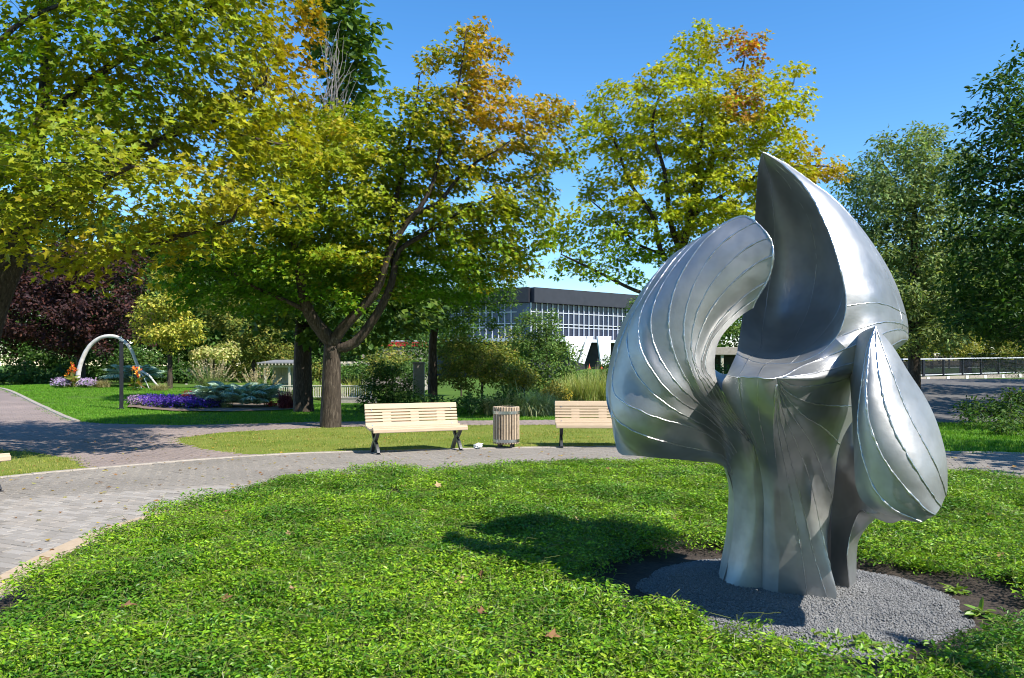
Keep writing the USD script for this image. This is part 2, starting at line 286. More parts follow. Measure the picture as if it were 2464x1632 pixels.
LB = [[b(692,95,5.18), b(690,180,5.31), b(720,270,5.40), b(770,350,5.46), b(830,430,5.49), b(856,520,5.52), b(881,640,5.55), b(891,800,5.58), b(886,1000,5.61), b(880,1285,5.61)],
 [b(760,105,5.07), b(766,200,5.13), b(795,320,5.26), b(845,450,5.35), b(885,600,5.42), b(908,800,5.47), b(908,1000,5.52), b(905,1290,5.56)],
 [b(860,112,4.99), b(858,200,5.02), b(868,330,5.14), b(893,450,5.23), b(922,600,5.33), b(940,800,5.41), b(938,1000,5.47), b(932,1297,5.53)],
 FB[-1]]
LB = [LB[0]] + [[jut(p) for p in r] for r in LB[1:-1]] + [FB[-1]]
GL, il = loft(LB, 48, 8)
snap(GF, 'v0', [GC[:, -1], GO[-1]]); snap(GL, 'v0', GW[0]); snap(GL, 'u0', GC[:, -1]); snap(GL, 'v1', GF[-1])
GE, _ = loft([[b(1303,470,5.36), b(1264,760,5.43), b(1251,1130,5.39), b(1250,1336,5.37)], [b(1275,470,5.9), b(1230,760,5.95), b(1220,1130,5.9), b(1225,1290,5.85)]], 20, 6)
rb = [[W[-1][k], (W[-1][k] + e) / 2 + [0, 0.32, 0], e] for k, e in zip((9, 10, 12, 13, 15), (b(1400,350,5.8), b(1420,700,5.85), b(1405,950,5.82), b(1392,1080,5.80), b(1392,1247,5.79)))]
GT, _ = loft(rb, 16, 8)
GS, _ = loft([[a(728,1432,5.85), a(770,1462,5.9), a(830,1470,5.8)], [a(735,1470,5.6), a(770,1490,5.6), a(815,1490,5.45)], [b(640,130,5.42), b(672,190,5.43), b(692,200,5.34)]], 10, 6)
trunk = sheets('trunk', [GF, GL, GE, GT, GS], sculpture, label='broad seamed trunk standing on the gravel')
for i in (1, 2, 3, 4): seam(GF, i_f[i], trunk, 0.0045, j0=1)
for i in (5, 6, 7, 8): seam(GF, i_f[i], trunk, 0.0042, j0=1)
seam(GF, i_f[9], trunk, 0.004, j0=1, j1=20); seam(GL, il[1], trunk, 0.003, j1=22); seam(GL, il[2], trunk, 0.003, j1=20); seam(GL, 0, trunk, 0.005, axis=1)
# second leg
DD = [[b(1285,380,5.78), b(1350,320,5.72), b(1415,260,5.55)], [b(1265,600,5.82), b(1340,600,5.74), b(1405,600,5.56)], [b(1235,800,5.86), b(1330,790,5.76), b(1425,760,5.35), b(1530,832,4.62)],
 [b(1225,860,5.87), b(1310,860,5.77), b(1390,840,5.58), b(1440,835,5.16)], [b(1220,910,5.87), b(1300,905,5.77), b(1385,875,5.58)], [b(1220,970,5.87), b(1290,960,5.76), b(1360,950,5.61)],
 [b(1222,1060,5.86), b(1285,1060,5.75), b(1341,1060,5.60)], [b(1228,1180,5.84), b(1288,1180,5.74), b(1349,1180,5.61)], [b(1232,1250,5.80), b(1290,1245,5.72), b(1355,1278,5.62)]]
GD, _ = loft(DD, 20, 6)
EE = [[b(1530,832,4.62), b(1580,850,4.66), b(1640,875,4.70)], [b(1440,835,5.16), b(1480,862,5.22), b(1540,882,5.28)], [b(1385,875,5.58), b(1420,902,5.62), b(1456,906,5.70)], [b(1360,950,5.61), b(1380,965,5.66), b(1407,980,5.76)],
 [b(1341,1060,5.60), b(1365,1065,5.67), b(1392,1078,5.79)], [b(1349,1180,5.61), b(1371,1180,5.68), b(1390,1185,5.79)], [b(1355,1278,5.62), b(1373,1263,5.69), b(1391,1247,5.79)]]
GE2, _ = loft(EE, 12, 6)
leg = sheets('leg', [GD, GE2], sculpture)
seam(GE2, 0, leg, 0.004, axis=1)
# pod
TP = b(1494, -166, 4.75)
PD = [[TP, b(1450,-70,4.84), b(1420,60,4.92), b(1405,200,4.95), b(1394,330,4.95), b(1385,500,4.90), b(1386,680,4.82), b(1420,770,4.72), b(1500,832,4.6), b(1620,872,4.47), b(1730,890,4.36)],
 [TP, b(1452,-60,4.75), b(1428,80,4.71), b(1405,250,4.69), b(1398,350,4.66), b(1411,470,4.61), b(1450,620,4.52), b(1500,730,4.45), b(1580,812,4.39), b(1660,855,4.37), b(1745,886,4.35)],
 [TP, b(1465,-70,4.68), b(1450,60,4.59), b(1442,200,4.51), b(1460,350,4.44), b(1512,500,4.38), b(1572,600,4.34), b(1650,700,4.32), b(1720,780,4.31), b(1770,825,4.32), b(1812,850,4.34)],
 [TP, b(1498,-50,4.66), b(1512,80,4.55), b(1545,250,4.45), b(1590,380,4.38), b(1650,500,4.33), b(1712,605,4.31), b(1790,730,4.34), b(1845,806,4.42)],
 [TP, b(1530,-60,4.69), b(1582,80,4.60), b(1645,250,4.52), b(1720,400,4.46), b(1790,530,4.44), b(1840,640,4.48), b(1872,745,4.58)],
 [TP, b(1540,-115,4.78), b(1600,-40,4.82), b(1660,60,4.83), b(1740,180,4.83), b(1800,290,4.81), b(1850,430,4.79), b(1878,560,4.78), b(1882,690,4.74)]]
PD = [[at(CX + p[0] / p[1] * FPX, HY - (p[2] - EYE) / p[1] * FPX, 4.64 + 0.6 * (p[1] - 4.75)) for p in r] for r in PD]; TP = PD[0][0]
GP, ip = loft(PD, 48, 8)
PB = [PD[-1], [TP] + [(spline(PD[-1], 7)[k] + spline(PD[0], 7)[k]) / 2 + [0.07, 0.46, 0] for k in range(1, 7)], PD[0]]
GPB, _ = loft(PB, 48, 8)
E0, E1 = np.linspace(0, 1, 2), None
rim = GP[:, -1]; GPE = np.stack([rim, (rim + rim[[0] * len(rim)]) / 2, rim[[0] * len(rim)]])
pod = sheets('pod', [GP, GPB], sculpture, label='hanging seed-shaped pod with heavy weld seams')
for i in (1, 2, 3, 4): seam(GP, ip[i], pod, 0.0062 if i != 2 else 0.008)
# ------------------------------------------------------------------ more materials
def leafmat(name, trans=0.36, rough=0.55, spec=0.22, glow=(1.25, 1.2, 0.5)):
    """leaves: the colour of each leaf is its own; light passes through the blade"""
    return mat(name, {'t': ('attribute', {'attribute': 'tint'}), 'p': ('principled_bsdf', {'roughness': rough, 'specular_ior_level': spec}),
                      'm': ('mix', {'mix_type': 'multiply', 'fac': 1.0, 'color2': glow}), 'tr': ('translucent_bsdf', {}), 'x': ('mix_closure', {'fac': trans})},
               [('t.color', 'p.base_color'), ('t.color', 'm.color1'), ('m.color', 'tr.color'), ('p.BSDF', 'x.closure1'), ('tr.BSDF', 'x.closure2')], 'x.closure')
M['leaf'] = leafmat('tree_leaf')
M['vinca'] = leafmat('ground_cover_leaf', 0.25, 0.42, 0.32)
M['blade'] = leafmat('grass_blade', 0.3, 0.6, 0.25)
M['petal'] = leafmat('flower_petal', 0.25, 0.7, 0.2, (1, 1, 1))
def island(name, ramp, rough=0.8, scale=40.0, amt=0.25, bump=0.15):
    """separate pieces of one mesh each take their own tone from the ramp; grain by noise"""
    return mat(name, {'g': ('geometry', {}), 'r': ('rgb_ramp', {'ramp': ramp}), 'n': ('noise_texture', {'scale': scale, 'detail': 5.0}), 'n2': ('noise_texture', {'scale': 0.7, 'detail': 3.0}),
        'k': ('map_range', {'from_min': 0.3, 'from_max': 0.7, 'to_min': 1 - amt, 'to_max': 1 + amt}), 'k2': ('map_range', {'from_min': 0.3, 'from_max': 0.7, 'to_min': 0.86, 'to_max': 1.1}),
        'm0': ('math', {'math_type': 'multiply'}), 'm': ('mix', {'mix_type': 'multiply', 'fac': 1.0}), 'bm': ('bump', {'strength': bump, 'distance': 0.004}), 'p': ('principled_bsdf', {'roughness': rough, 'specular_ior_level': 0.3})},
        [('g.random_per_island', 'r.fac'), ('g.position', 'n.vector'), ('g.position', 'n2.vector'), ('n.fac', 'k.value'), ('n2.fac', 'k2.value'), ('k.result', 'm0.value1'), ('k2.result', 'm0.value2'),
         ('r.color', 'm.color1'), ('m0.value', 'm.color2'), ('m.color', 'p.base_color'), ('n.fac', 'bm.height'), ('bm.normal', 'p.normal')], 'p.BSDF')
M['paver'] = island('grey_paver', [(0, (0.22, 0.195, 0.165)), (0.5, (0.28, 0.248, 0.212)), (1, (0.335, 0.298, 0.258))])
M['paver_pink'] = island('rose_paver', [(0, (0.22, 0.175, 0.155)), (0.5, (0.27, 0.225, 0.20)), (1, (0.31, 0.265, 0.24))])
M['joint'] = varied('joint_sand', (0.05, 0.045, 0.035), (0.11, 0.10, 0.07), 6, 0.95)
M['curb'] = varied('tan_kerb', (0.36, 0.27, 0.18), (0.44, 0.34, 0.23), 9, 0.85, bump=0.2, bscale=120)
M['curb2'] = varied('grey_kerb', (0.26, 0.225, 0.185), (0.36, 0.315, 0.265), 9, 0.85, bump=0.2, bscale=120)
M['soil'] = varied('dark_soil', (0.018, 0.013, 0.009), (0.06, 0.042, 0.03), 14, 0.95, bump=0.8, bscale=60)
M['mulch'] = varied('bark_mulch', (0.10, 0.065, 0.045), (0.2, 0.14, 0.10), 10, 0.95, bump=0.6, bscale=30)
M['lawn'] = varied('lawn_ground', (0.10, 0.15, 0.018), (0.19, 0.20, 0.045), 0.5, 0.95, detail=8, bump=0.5, bscale=25, spec=0.1)
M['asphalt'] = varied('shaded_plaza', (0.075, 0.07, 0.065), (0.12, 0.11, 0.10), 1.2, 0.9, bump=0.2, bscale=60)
M['gravel_base'] = varied('gravel_bed', (0.16, 0.16, 0.158), (0.28, 0.28, 0.275), 70, 0.95, bump=0.9, bscale=90)
M['stone'] = island('gravel_stone', [(0, (0.19, 0.19, 0.19)), (0.6, (0.33, 0.33, 0.325)), (1, (0.52, 0.515, 0.50))], 0.9)
M['bark'] = mat('tree_bark', {'g': ('geometry', {}), 'mp': ('mapping', {'scale': (9, 9, 1.6)}), 'n': ('noise_texture', {'scale': 3.0, 'detail': 6.0, 'roughness': 0.65, 'distortion': 0.6}),
    'r': ('rgb_ramp', {'ramp': [(0.3, (0.02, 0.015, 0.011)), (0.55, (0.065, 0.05, 0.037)), (0.75, (0.15, 0.122, 0.093))]}), 'bm': ('bump', {'strength': 0.9, 'distance': 0.03}), 'p': ('principled_bsdf', {'roughness': 0.92, 'specular_ior_level': 0.2})},
    [('g.position', 'mp.vector'), ('mp.vector', 'n.vector'), ('n.fac', 'r.fac'), ('r.color', 'p.base_color'), ('n.fac', 'bm.height'), ('bm.normal', 'p.normal')], 'p.BSDF')
M['bark_grey'] = varied('grey_twig_bark', (0.16, 0.14, 0.12), (0.30, 0.27, 0.24), 12, 0.9)

# ------------------------------------------------------------------ the lie of the land
CEN = np.array([2.0, 5.6])
def ztop(x, y):
    """height of the ground: level round the sculpture, a low rise at the left, a dip behind the middle, a ramp to the bridge at the right"""
    x, y = np.asarray(x, float), np.asarray(y, float)
    left = 0.52 * sstep(y, 23, 40) * (1 - sstep(x, -15.5, -11)) + 0.06 * np.sin(x * 0.5) * sstep(y, 24, 30) * (1 - sstep(x, -15.5, -11))
    mid = -0.5 * sstep(y, 30, 44) * sstep(x, -15.5, -11) * (1 - sstep(x, 6, 12))
    right = 0.75 * sstep(y, 20, 46) * sstep(x, 6, 12)
    return left + mid + right
def ring(r_of, n=200, a0=0.0, a1=2 * PI):
    th = np.linspace(a0, a1, n, endpoint=abs(a1 - a0) < 2 * PI - 1e-6)
    r = r_of(np.degrees(th) % 360)
    return np.stack([CEN[0] + r * np.cos(th), CEN[1] + r * np.sin(th)], 1)
def periodic(pts):
    pts = sorted(pts); aa = np.array([p[0] for p in pts], float); rr = np.array([p[1] for p in pts], float)
    aa = np.r_[aa[-2:] - 360, aa, aa[:2] + 360]; rr = np.r_[rr[-2:], rr, rr[:2]]
    return PchipInterpolator(aa, rr)
r_in = periodic([(0, 6.9), (46, 7.0), (54, 6.95), (80, 6.85), (93, 6.85), (110, 6.65), (133, 6.75), (155, 6.35), (175, 5.75), (215, 4.9), (250, 4.5), (290, 4.8), (330, 6.0)])
r_out = periodic([(0, 11.5), (50, 11.4), (56, 10.9), (75, 10.1), (91, 9.9), (110, 10.0), (127, 10.65), (142, 10.85), (149, 11.0), (180, 11.0), (230, 11.5), (300, 11.5)])
import shapely, shapely.geometry as sg
from shapely.prepared import prep
def sheet(poly, dz, step=0.6, lift=None):
    """a ground sheet over a polygon, following the land"""
    poly = poly if isinstance(poly, sg.base.BaseGeometry) else sg.Polygon(poly)
    out = []
    for g in getattr(poly, 'geoms', [poly]):
        x0, y0, x1, y1 = g.bounds
        xx, yy = np.meshgrid(np.arange(x0, x1, step), np.arange(y0, y1, step)); P = np.stack([xx.ravel(), yy.ravel()], 1) + 0.37 * step
        P = P[shapely.contains_xy(g.buffer(-step * 0.3), P[:, 0], P[:, 1])]
        edge = []
        for ln in [g.exterior, *g.interiors]:
            L = ln.length; edge.append(np.array([ln.interpolate(t).coords[0] for t in np.linspace(0, L, max(8, int(L / step)), endpoint=False)])); edge.append(np.array(ln.coords)[:-1])
        P = np.unique(np.round(np.vstack([P] + edge), 4), axis=0)
        tri = Delaunay(P).simplices; c = P[tri].mean(1); tri = tri[shapely.contains_xy(g, c[:, 0], c[:, 1])]
        z = ztop(P[:, 0], P[:, 1]) + dz + (lift(P) if lift is not None else 0)
        A = P[tri]; flip = np.cross(A[:, 1] - A[:, 0], A[:, 2] - A[:, 0]) < 0; tri[flip] = tri[flip][:, ::-1]
        out.append(trimesh.Trimesh(np.c_[P, z], tri, process=False))
    return cat(out)
G2 = lambda px, py, z=0.0: tuple(gnd(px, py, z)[:2])
bed_poly = sg.Polygon(ring(r_in)); ring_poly = sg.Polygon(ring(r_out)).difference(bed_poly)
gravel_c = np.array([1.98, 5.50])
th = np.linspace(0, 2 * PI, 90, endpoint=False)
gr = 1.04 + 0.05 * np.sin(3 * th + 1) + 0.035 * np.sin(7 * th) + 0.02 * np.sin(13 * th + 2)
gravel_poly = sg.Polygon(np.stack([gravel_c[0] + gr * np.cos(th), gravel_c[1] + gr * 1.03 * np.sin(th)], 1))
rose_poly = sg.Polygon([(-6.0, 11.9), G2(225,1130), G2(172,1101), G2(76,1085), G2(-60,1080), G2(-420,1080), (-26, 20), (-40, 37), G2(-40, 951), G2(0,960), G2(110,986), (-12.4, 22.4), (-11.2, 21.5), (-9.0, 21.1), (-7.2, 21.5),
     (-5.5, 22.2), (-1.2, 22.8), (2.0, 23.0), (2.0, 21.3), (-1.2, 21.1), (-3.4, 20.9), (-5.0, 20.4), (-7.0, 18.9), (-7.6, 17.6), (-7.0, 16.4), (-5.9, 15.0), (-4.4, 14.0), (-4.0, 13.0)]).difference(sg.Polygon(ring(r_out)))
plaza_poly = sg.Polygon([(2.0, 21.3), (2.0, 23.0), (6, 24), (9, 27), (12, 47), (60, 47), (60, 24), (24, 22.5), (14, 22.2), (9, 21.6)])

gx, gy = np.meshgrid(np.concatenate([np.arange(-300, -40, 20), np.arange(-40, 60, 1.0), np.arange(60, 301, 20)]), np.concatenate([np.arange(-200, -20, 20), np.arange(-20, 70, 1.0), np.arange(70, 400, 20)]))
GR = np.stack([gx, gy, ztop(gx, gy) - 0.03], -1)
M['far_lawn'] = varied('far_lawn', (0.045, 0.095, 0.012), (0.085, 0.145, 0.022), 0.5, 0.95, detail=8, bump=0.5, bscale=25, spec=0.1)
obj('ground', grid_mesh(GR), M['far_lawn'], smooth=True, kind='structure')
obj('planting_bed', sheet(bed_poly, 0.0, 0.35, lambda P: 0.02 * meshkit.fbm(np.c_[P * 3, P[:, 0] * 0], 3, 4)), M['soil'], smooth=True, kind='structure')
gravel = obj('gravel_circle', sheet(gravel_poly, 0.035, 0.12, lambda P: 0.012 * meshkit.fbm(np.c_[P * 6, P[:, 0] * 0], 3, 8) - 0.03 * sstep(np.hypot(P[:, 0] - gravel_c[0], P[:, 1] - gravel_c[1]), 0.88, 1.07)), M['gravel_base'], smooth=True, kind='structure')

# pavers: rectangular stones in running bond with open joints; the nearest ones in view are pieces of their own
def paver_field(poly, ang, lx, ly, rng_, joint=0.007):
    ca, sa = math.cos(ang), math.sin(ang); x0, y0, x1, y1 = poly.bounds
    R = math.hypot(x1 - x0, y1 - y0) / 2; c0 = np.array([(x0 + x1) / 2, (y0 + y1) / 2])
    ii, jj = np.meshgrid(np.arange(-int(R / lx) - 1, int(R / lx) + 2), np.arange(-int(R / ly) - 1, int(R / ly) + 2))
    u = (ii + 0.5 * (jj % 2)) * lx; v = jj * ly
    P = np.stack([c0[0] + ca * u - sa * v, c0[1] + sa * u + ca * v], -1).reshape(-1, 2)
    return P[shapely.contains_xy(poly, P[:, 0], P[:, 1])]
def paver_mesh(P, ang, lx, ly, rng_, joint=0.007, wob=0.0016):
    hx, hy, c = (lx - joint) / 2, (ly - joint) / 2, 0.005
    T0 = np.array([(sx * (hx - e), sy * (hy - e), z) for z, e in ((0, c), (-c, 0), (-0.04, 0)) for sx, sy in ((-1, -1), (1, -1), (1, 1), (-1, 1))])
    F0 = [(0, 1, 2), (0, 2, 3)]
    for k in (0, 4):
        for q in range(4):
            a0, b0 = k + q, k + (q + 1) % 4; F0 += [(a0, a0 + 4, b0 + 4), (a0, b0 + 4, b0)]
    F0 = np.array(F0); n = len(P); ca, sa = math.cos(ang), math.sin(ang)
    V = np.repeat(T0[None], n, 0).copy(); tilt = rng_.normal(0, 0.006, (n, 2))
    V[..., 2] += V[..., 0] * tilt[:, :1] + V[..., 1] * tilt[:, 1:] + rng_.normal(0, wob, (n, 1))
    X = V[..., 0] * ca - V[..., 1] * sa + P[:, None, 0]; Y = V[..., 0] * sa + V[..., 1] * ca + P[:, None, 1]
    V = np.stack([X, Y, V[..., 2] + ztop(X, Y) + 0.002], -1)
    return V, F0
def merge(V, F0):
    n, k = V.shape[:2]
    return V.reshape(-1, 3), (F0[None] + (np.arange(n) * k)[:, None, None]).reshape(-1, 3)
def in_view(P, z=0.0, m=0.0):
    t = P[:, 0] / np.maximum(P[:, 1], 0.1); s = (EYE - z) / np.maximum(P[:, 1], 0.1)
    return (P[:, 1] > 0.5) & (np.abs(t) < 0.652 + m) & (s < 0.402 + m)
prng = np.random.default_rng(11)
path = thing('paved_path', None, None); tag(path, kind='structure')
path_bed = obj('joint_bed', sheet(ring_poly, -0.014, 0.7), M['joint'], path)
field = paver_field(ring_poly, math.radians(-24), 0.225, 0.112, prng)
dist = np.hypot(field[:, 0], field[:, 1]); vis = in_view(field, 0, 0.0)
order = np.argsort(np.where(vis, dist, 1e6)); near = order[:300]; rest = order[300:]
rest = rest[(field[rest, 1] > 2.0) & (np.abs(field[rest, 0]) < 0.85 * field[rest, 1] + 2)]
Vn, F0 = paver_mesh(field[near], math.radians(-24), 0.225, 0.112, prng)
tones = [varied(f'grey_paver_{n_}', tuple(np.array(c_) * 0.9), tuple(np.array(c_) * 1.08), 45, 0.85, bump=0.15, bscale=150) for n_, c_ in (('dark', (0.235, 0.21, 0.18)), ('mid', (0.265, 0.238, 0.206)), ('warm', (0.28, 0.246, 0.208)), ('pale', (0.305, 0.275, 0.24)))]
for k in range(len(near)): obj('paver', (Vn[k], F0), tones[int(prng.integers(4))], path)
V, F0 = paver_mesh(field[rest], math.radians(-24), 0.225, 0.112, prng)
obj('paver_field', merge(V, F0), M['paver'], path, kind='stuff')
# rose pavers of the side path
rose = thing('side_path', None, None); tag(rose, kind='structure')
obj('joint_bed', sheet(rose_poly, -0.012, 0.8), M['joint'], rose)
fr = paver_field(rose_poly, math.radians(52), 0.225, 0.112, prng); fr = fr[(np.abs(fr[:, 0]) < 0.75 * fr[:, 1] + 1) & (fr[:, 1] < 30)]
V, F0 = paver_mesh(fr, math.radians(52), 0.225, 0.112, prng)
obj('paver_field', merge(V, F0), M['paver_pink'], rose, kind='stuff')
obj('far_paving', sheet(rose_poly.intersection(sg.box(-60, 29.9, 0, 60)), 0.0, 1.5), M['paver_pink'], rose)
obj('plaza', sheet(plaza_poly, -0.012, 1.0), M['asphalt'], kind='structure')

# kerb stones
def kerb_run(name, line, w, h, piece, matl, parent, rng_, z0=-0.06):
    L = np.r_[0, np.cumsum(np.linalg.norm(np.diff(line, axis=0), axis=1))]; n = max(1, int(L[-1] / piece)); e = np.linspace(0, L[-1], n + 1)
    for i in range(n):
        s = np.linspace(e[i] + 0.004, e[i + 1] - 0.004, 4); P = np.stack([np.interp(s, L, line[:, k]) for k in (0, 1)], 1)
        T = np.gradient(P, axis=0); T /= np.linalg.norm(T, axis=1, keepdims=True); N = np.stack([-T[:, 1], T[:, 0]], 1)
        if not in_view(P, 0, 0.06).any(): continue
        prof = [(-w / 2, z0), (-w / 2, h - 0.012), (-w / 2 + 0.012, h), (w / 2 - 0.012, h), (w / 2, h - 0.012), (w / 2, z0)]; dz = rng_.normal(0, 0.002)
        v = np.array([[*(P[q] + N[q] * o), z + dz + float(ztop(*P[q]))] for q in range(4) for o, z in prof]); f = []
        for q in range(3):
            for r in range(5):
                a0 = q * 6 + r; f += [(a0, a0 + 1, a0 + 7), (a0, a0 + 7, a0 + 6)]
        for q0 in (0, 18):
            for r in range(1, 5): f.append((q0, q0 + r, q0 + r + 1))
        obj(name, (v, np.array(f)), matl, parent)
kerb = thing('bed_kerb', None, None); tag(kerb, kind='structure')
def offset_ring(r_of, d, a0, a1, n=160):
    th_ = np.radians(np.linspace(a0, a1, n)); r = r_of(np.degrees(th_) % 360) + d
    return np.stack([CEN[0] + r * np.cos(th_), CEN[1] + r * np.sin(th_)], 1)
kerb_run('kerb_stone', offset_ring(r_in, 0.10, 40, 200), 0.30, 0.012, 0.62, M['curb'], kerb, prng)
edge = thing('path_edging', None, None); tag(edge, kind='structure')
kerb_run('edging_stone', offset_ring(r_out, 0.06, 44, 165), 0.13, 0.012, 0.9, M['curb2'], edge, prng)
kerb_run('edging_stone', np.array([G2(-40, 951), G2(0, 960), G2(110, 986), (-12.4, 22.4)]), 0.16, 0.03, 1.2, M['curb2'], edge, prng)

# ------------------------------------------------------------------ leaves
def frame_from(n, d):
    """unit triads (d', s, n) from normals n and leaf directions d"""
    n = n / np.linalg.norm(n, axis=1, keepdims=True); d = d - n * (n * d).sum(1, keepdims=True); d /= np.maximum(np.linalg.norm(d, axis=1, keepdims=True), 1e-6)
    return d, np.cross(n, d), n
MAPLE = np.array([(0, 0), (0.20, -0.10), (0.42, -0.34), (0.38, -0.12), (0.66, -0.42), (0.62, -0.16), (1.0, 0), (0.62, 0.16), (0.66, 0.42), (0.38, 0.12), (0.42, 0.34), (0.20, 0.10)])
MAPLE = np.array([(0, 0), (0.02, -0.34), (0.24, -0.20), (0.50, -0.52), (0.56, -0.18), (1.0, 0), (0.56, 0.18), (0.50, 0.52), (0.24, 0.20), (0.02, 0.34)])
OVAL = np.array([(0, 0), (0.3, -0.22), (0.7, -0.18), (1, 0), (0.7, 0.18), (0.3, 0.22)])
HEART = np.array([(0.06, 0), (0.0, -0.25), (0.25, -0.40), (0.6, -0.28), (1, 0), (0.6, 0.28), (0.25, 0.40), (0.0, 0.25)])
RHOMB = np.array([(0, 0), (0.45, -0.3), (1, 0), (0.45, 0.3)])
def leaf_mesh(pos, nrm, dirn, size, tint, shape, fold=0.18, bend=0.15):
    """one folded, bent blade per position; returns vertices, triangles and a colour per vertex"""
    d, s, n = frame_from(nrm, dirn); k = len(shape); N = len(pos)
    x, y = shape[:, 0], shape[:, 1]; zz = np.abs(y) * fold - bend * x * x
    V = pos[:, None] + size[:, None, None] * (x[None, :, None] * d[:, None] + y[None, :, None] * s[:, None] + zz[None, :, None] * n[:, None])
    F0 = np.array([(0, i, i + 1) for i in range(1, k - 1)])
    F = (F0[None] + (np.arange(N) * k)[:, None, None]).reshape(-1, 3)
    return V.reshape(-1, 3), F, np.repeat(tint, k, 0)
def tinted(name, vft, matl, parent=None, **kw):
    v, f, t = vft
    m = usdkit.mesh(stage, pathname(name, parent), (v, f), matl)
    UsdGeom.PrimvarsAPI(m).CreatePrimvar('tint', Sdf.ValueTypeNames.Color3fArray, 'vertex').Set(Vt.Vec3fArray.FromNumpy(np.clip(t, 0, 1).astype(np.float32)))
    return tag(m.GetPrim(), **kw) if kw else m.GetPrim()
def instancer(name, protos, matl, pos, yaw, scale, which, kind='stuff', tilt=None, tint=True):
    pi = UsdGeom.PointInstancer.Define(stage, pathname(name)); root = pi.GetPrim()
    for nm, vft in protos:
        p = tinted(nm, vft, matl, root) if tint else obj(nm, vft, matl, root)
        pi.GetPrototypesRel().AddTarget(p.GetPath())
    pi.CreatePositionsAttr(Vt.Vec3fArray.FromNumpy(np.asarray(pos, np.float32)))
    pi.CreateProtoIndicesAttr(Vt.IntArray.FromNumpy(np.asarray(which, np.int32)))
    tx = np.zeros(len(pos)) if tilt is None else tilt
    q = np.zeros((len(pos), 4)); cy, sy, cx_, sx_ = np.cos(yaw / 2), np.sin(yaw / 2), np.cos(tx / 2), np.sin(tx / 2)
    pi.CreateOrientationsAttr(Vt.QuathArray([Gf.Quath(float(cy[i] * cx_[i]), float(cy[i] * sx_[i]), float(sy[i] * sx_[i]), float(sy[i] * cx_[i])) for i in range(len(pos))]))
    pi.CreateScalesAttr(Vt.Vec3fArray.FromNumpy(np.repeat(np.asarray(scale, np.float32)[:, None], 3, 1)))
    return tag(root, kind=kind)
def rand_unit(r, n):
    v = r.normal(size=(n, 3)); return v / np.linalg.norm(v, axis=1, keepdims=True)
def pick(r, n, colours, w=None, jit=0.12):
    c = np.array(colours)[r.choice(len(colours), n, p=None if w is None else np.array(w) / sum(w))]
    return c * (1 + r.normal(0, jit, (n, 1))) * (1 + r.normal(0, jit * 0.3, (n, 3)))

# periwinkle ground cover over the bed
vr = np.random.default_rng(21)
def vinca_clump(r, n=270, R=0.20, deep=0):
    rad = R * np.sqrt(r.random(n)); th_ = r.random(n) * 2 * PI
    h = (0.03 + 0.075 * r.random(n) ** 0.8) * (1.05 - 0.5 * (rad / R) ** 2)
    pos = np.stack([rad * np.cos(th_), rad * np.sin(th_), h], 1); yaw = r.random(n) * 2 * PI
    d = np.stack([np.cos(yaw), np.sin(yaw), r.normal(0.1, 0.35, n)], 1); nr = np.array([0, 0, 1.0]) + r.normal(0, 0.38, (n, 3))
    t = pick(r, n, [(0.10, 0.235, 0.008), (0.15, 0.30, 0.010), (0.21, 0.36, 0.016), (0.28, 0.39, 0.03), (0.055, 0.15, 0.010)], [3, 4, 3, 1.0, 2]) * np.array([[1, 1, 1], [0.52, 0.66, 0.8], [1.12, 1.08, 1.0]])[deep]
    v, f, t = leaf_mesh(pos, nr, d, r.uniform(0.015, 0.033, n), t, OVAL, 0.25, 0.2)
    for _ in range(7):                                            # trailing stems
        a0 = r.random() * 2 * PI; p0 = np.array([r.uniform(-.1, .1), r.uniform(-.1, .1), 0.02]); e = np.array([math.cos(a0), math.sin(a0), 0]) * r.uniform(0.1, 0.2)
        tv, tf = tube([p0, p0 + e * 0.5 + [0, 0, r.uniform(.05, .10)], p0 + e + [0, 0, r.uniform(.03, .09)]], 0.0016, 3, cap=False)
        f = np.vstack([f, tf + len(v)]); v = np.vstack([v, tv]); t = np.vstack([t, np.tile([(0.17, 0.20, 0.05)], (len(tv), 1))])
    return v, f, t
cl = [('sprig', vinca_clump(vr, deep=k)) for k in (0, 0, 0, 1, 1, 2, 2)]
N = 11000
xs = np.stack([vr.uniform(-5.5, 9.5, N), vr.uniform(0.9, 13.2, N)], 1)
xs = xs[shapely.contains_xy(bed_poly.buffer(-0.13), xs[:, 0], xs[:, 1])]
an_ = np.degrees(np.arctan2(*(xs - CEN).T[::-1])) % 360; xs = xs[np.hypot(*(xs - CEN).T) < r_in(an_) - 0.13 - 0.13 * sstep(an_, 150, 165)]
rel = xs - gravel_c; ang = np.arctan2(rel[:, 1], rel[:, 0]); rr_ = np.hypot(*rel.T)
bare = 1.11 + 0.30 * np.exp(-((ang + 0.35) / 0.55) ** 2) + 0.20 * np.exp(-((ang + 1.7) / 0.5) ** 2) + 0.10 * np.exp(-((ang - PI + 0.1) / 0.6) ** 2) + 0.25 * (meshkit.noise(np.c_[xs * 3.2, xs[:, 0] * 0], 5) - 0.4)
thin = (rr_ < bare + 0.35) & (vr.random(len(xs)) < 0.45)
keep = (rr_ > bare + 0.10) & ~thin & (vr.random(len(xs)) < np.clip(1.35 - 0.055 * xs[:, 1], 0.5, 1)) & (np.abs(xs[:, 0]) < 0.72 * xs[:, 1] + 1.2)
xs = xs[keep]
hz = -0.03 + 0.13 * meshkit.fbm(np.c_[xs * 1.3, xs[:, 0] * 0], 3, 2) + 0.075 * meshkit.noise(np.c_[xs * 3.6, xs[:, 0] * 0], 12)
tone_ = meshkit.fbm(np.c_[xs * 1.9, xs[:, 0] * 0], 3, 17) + vr.normal(0, 0.07, len(xs))
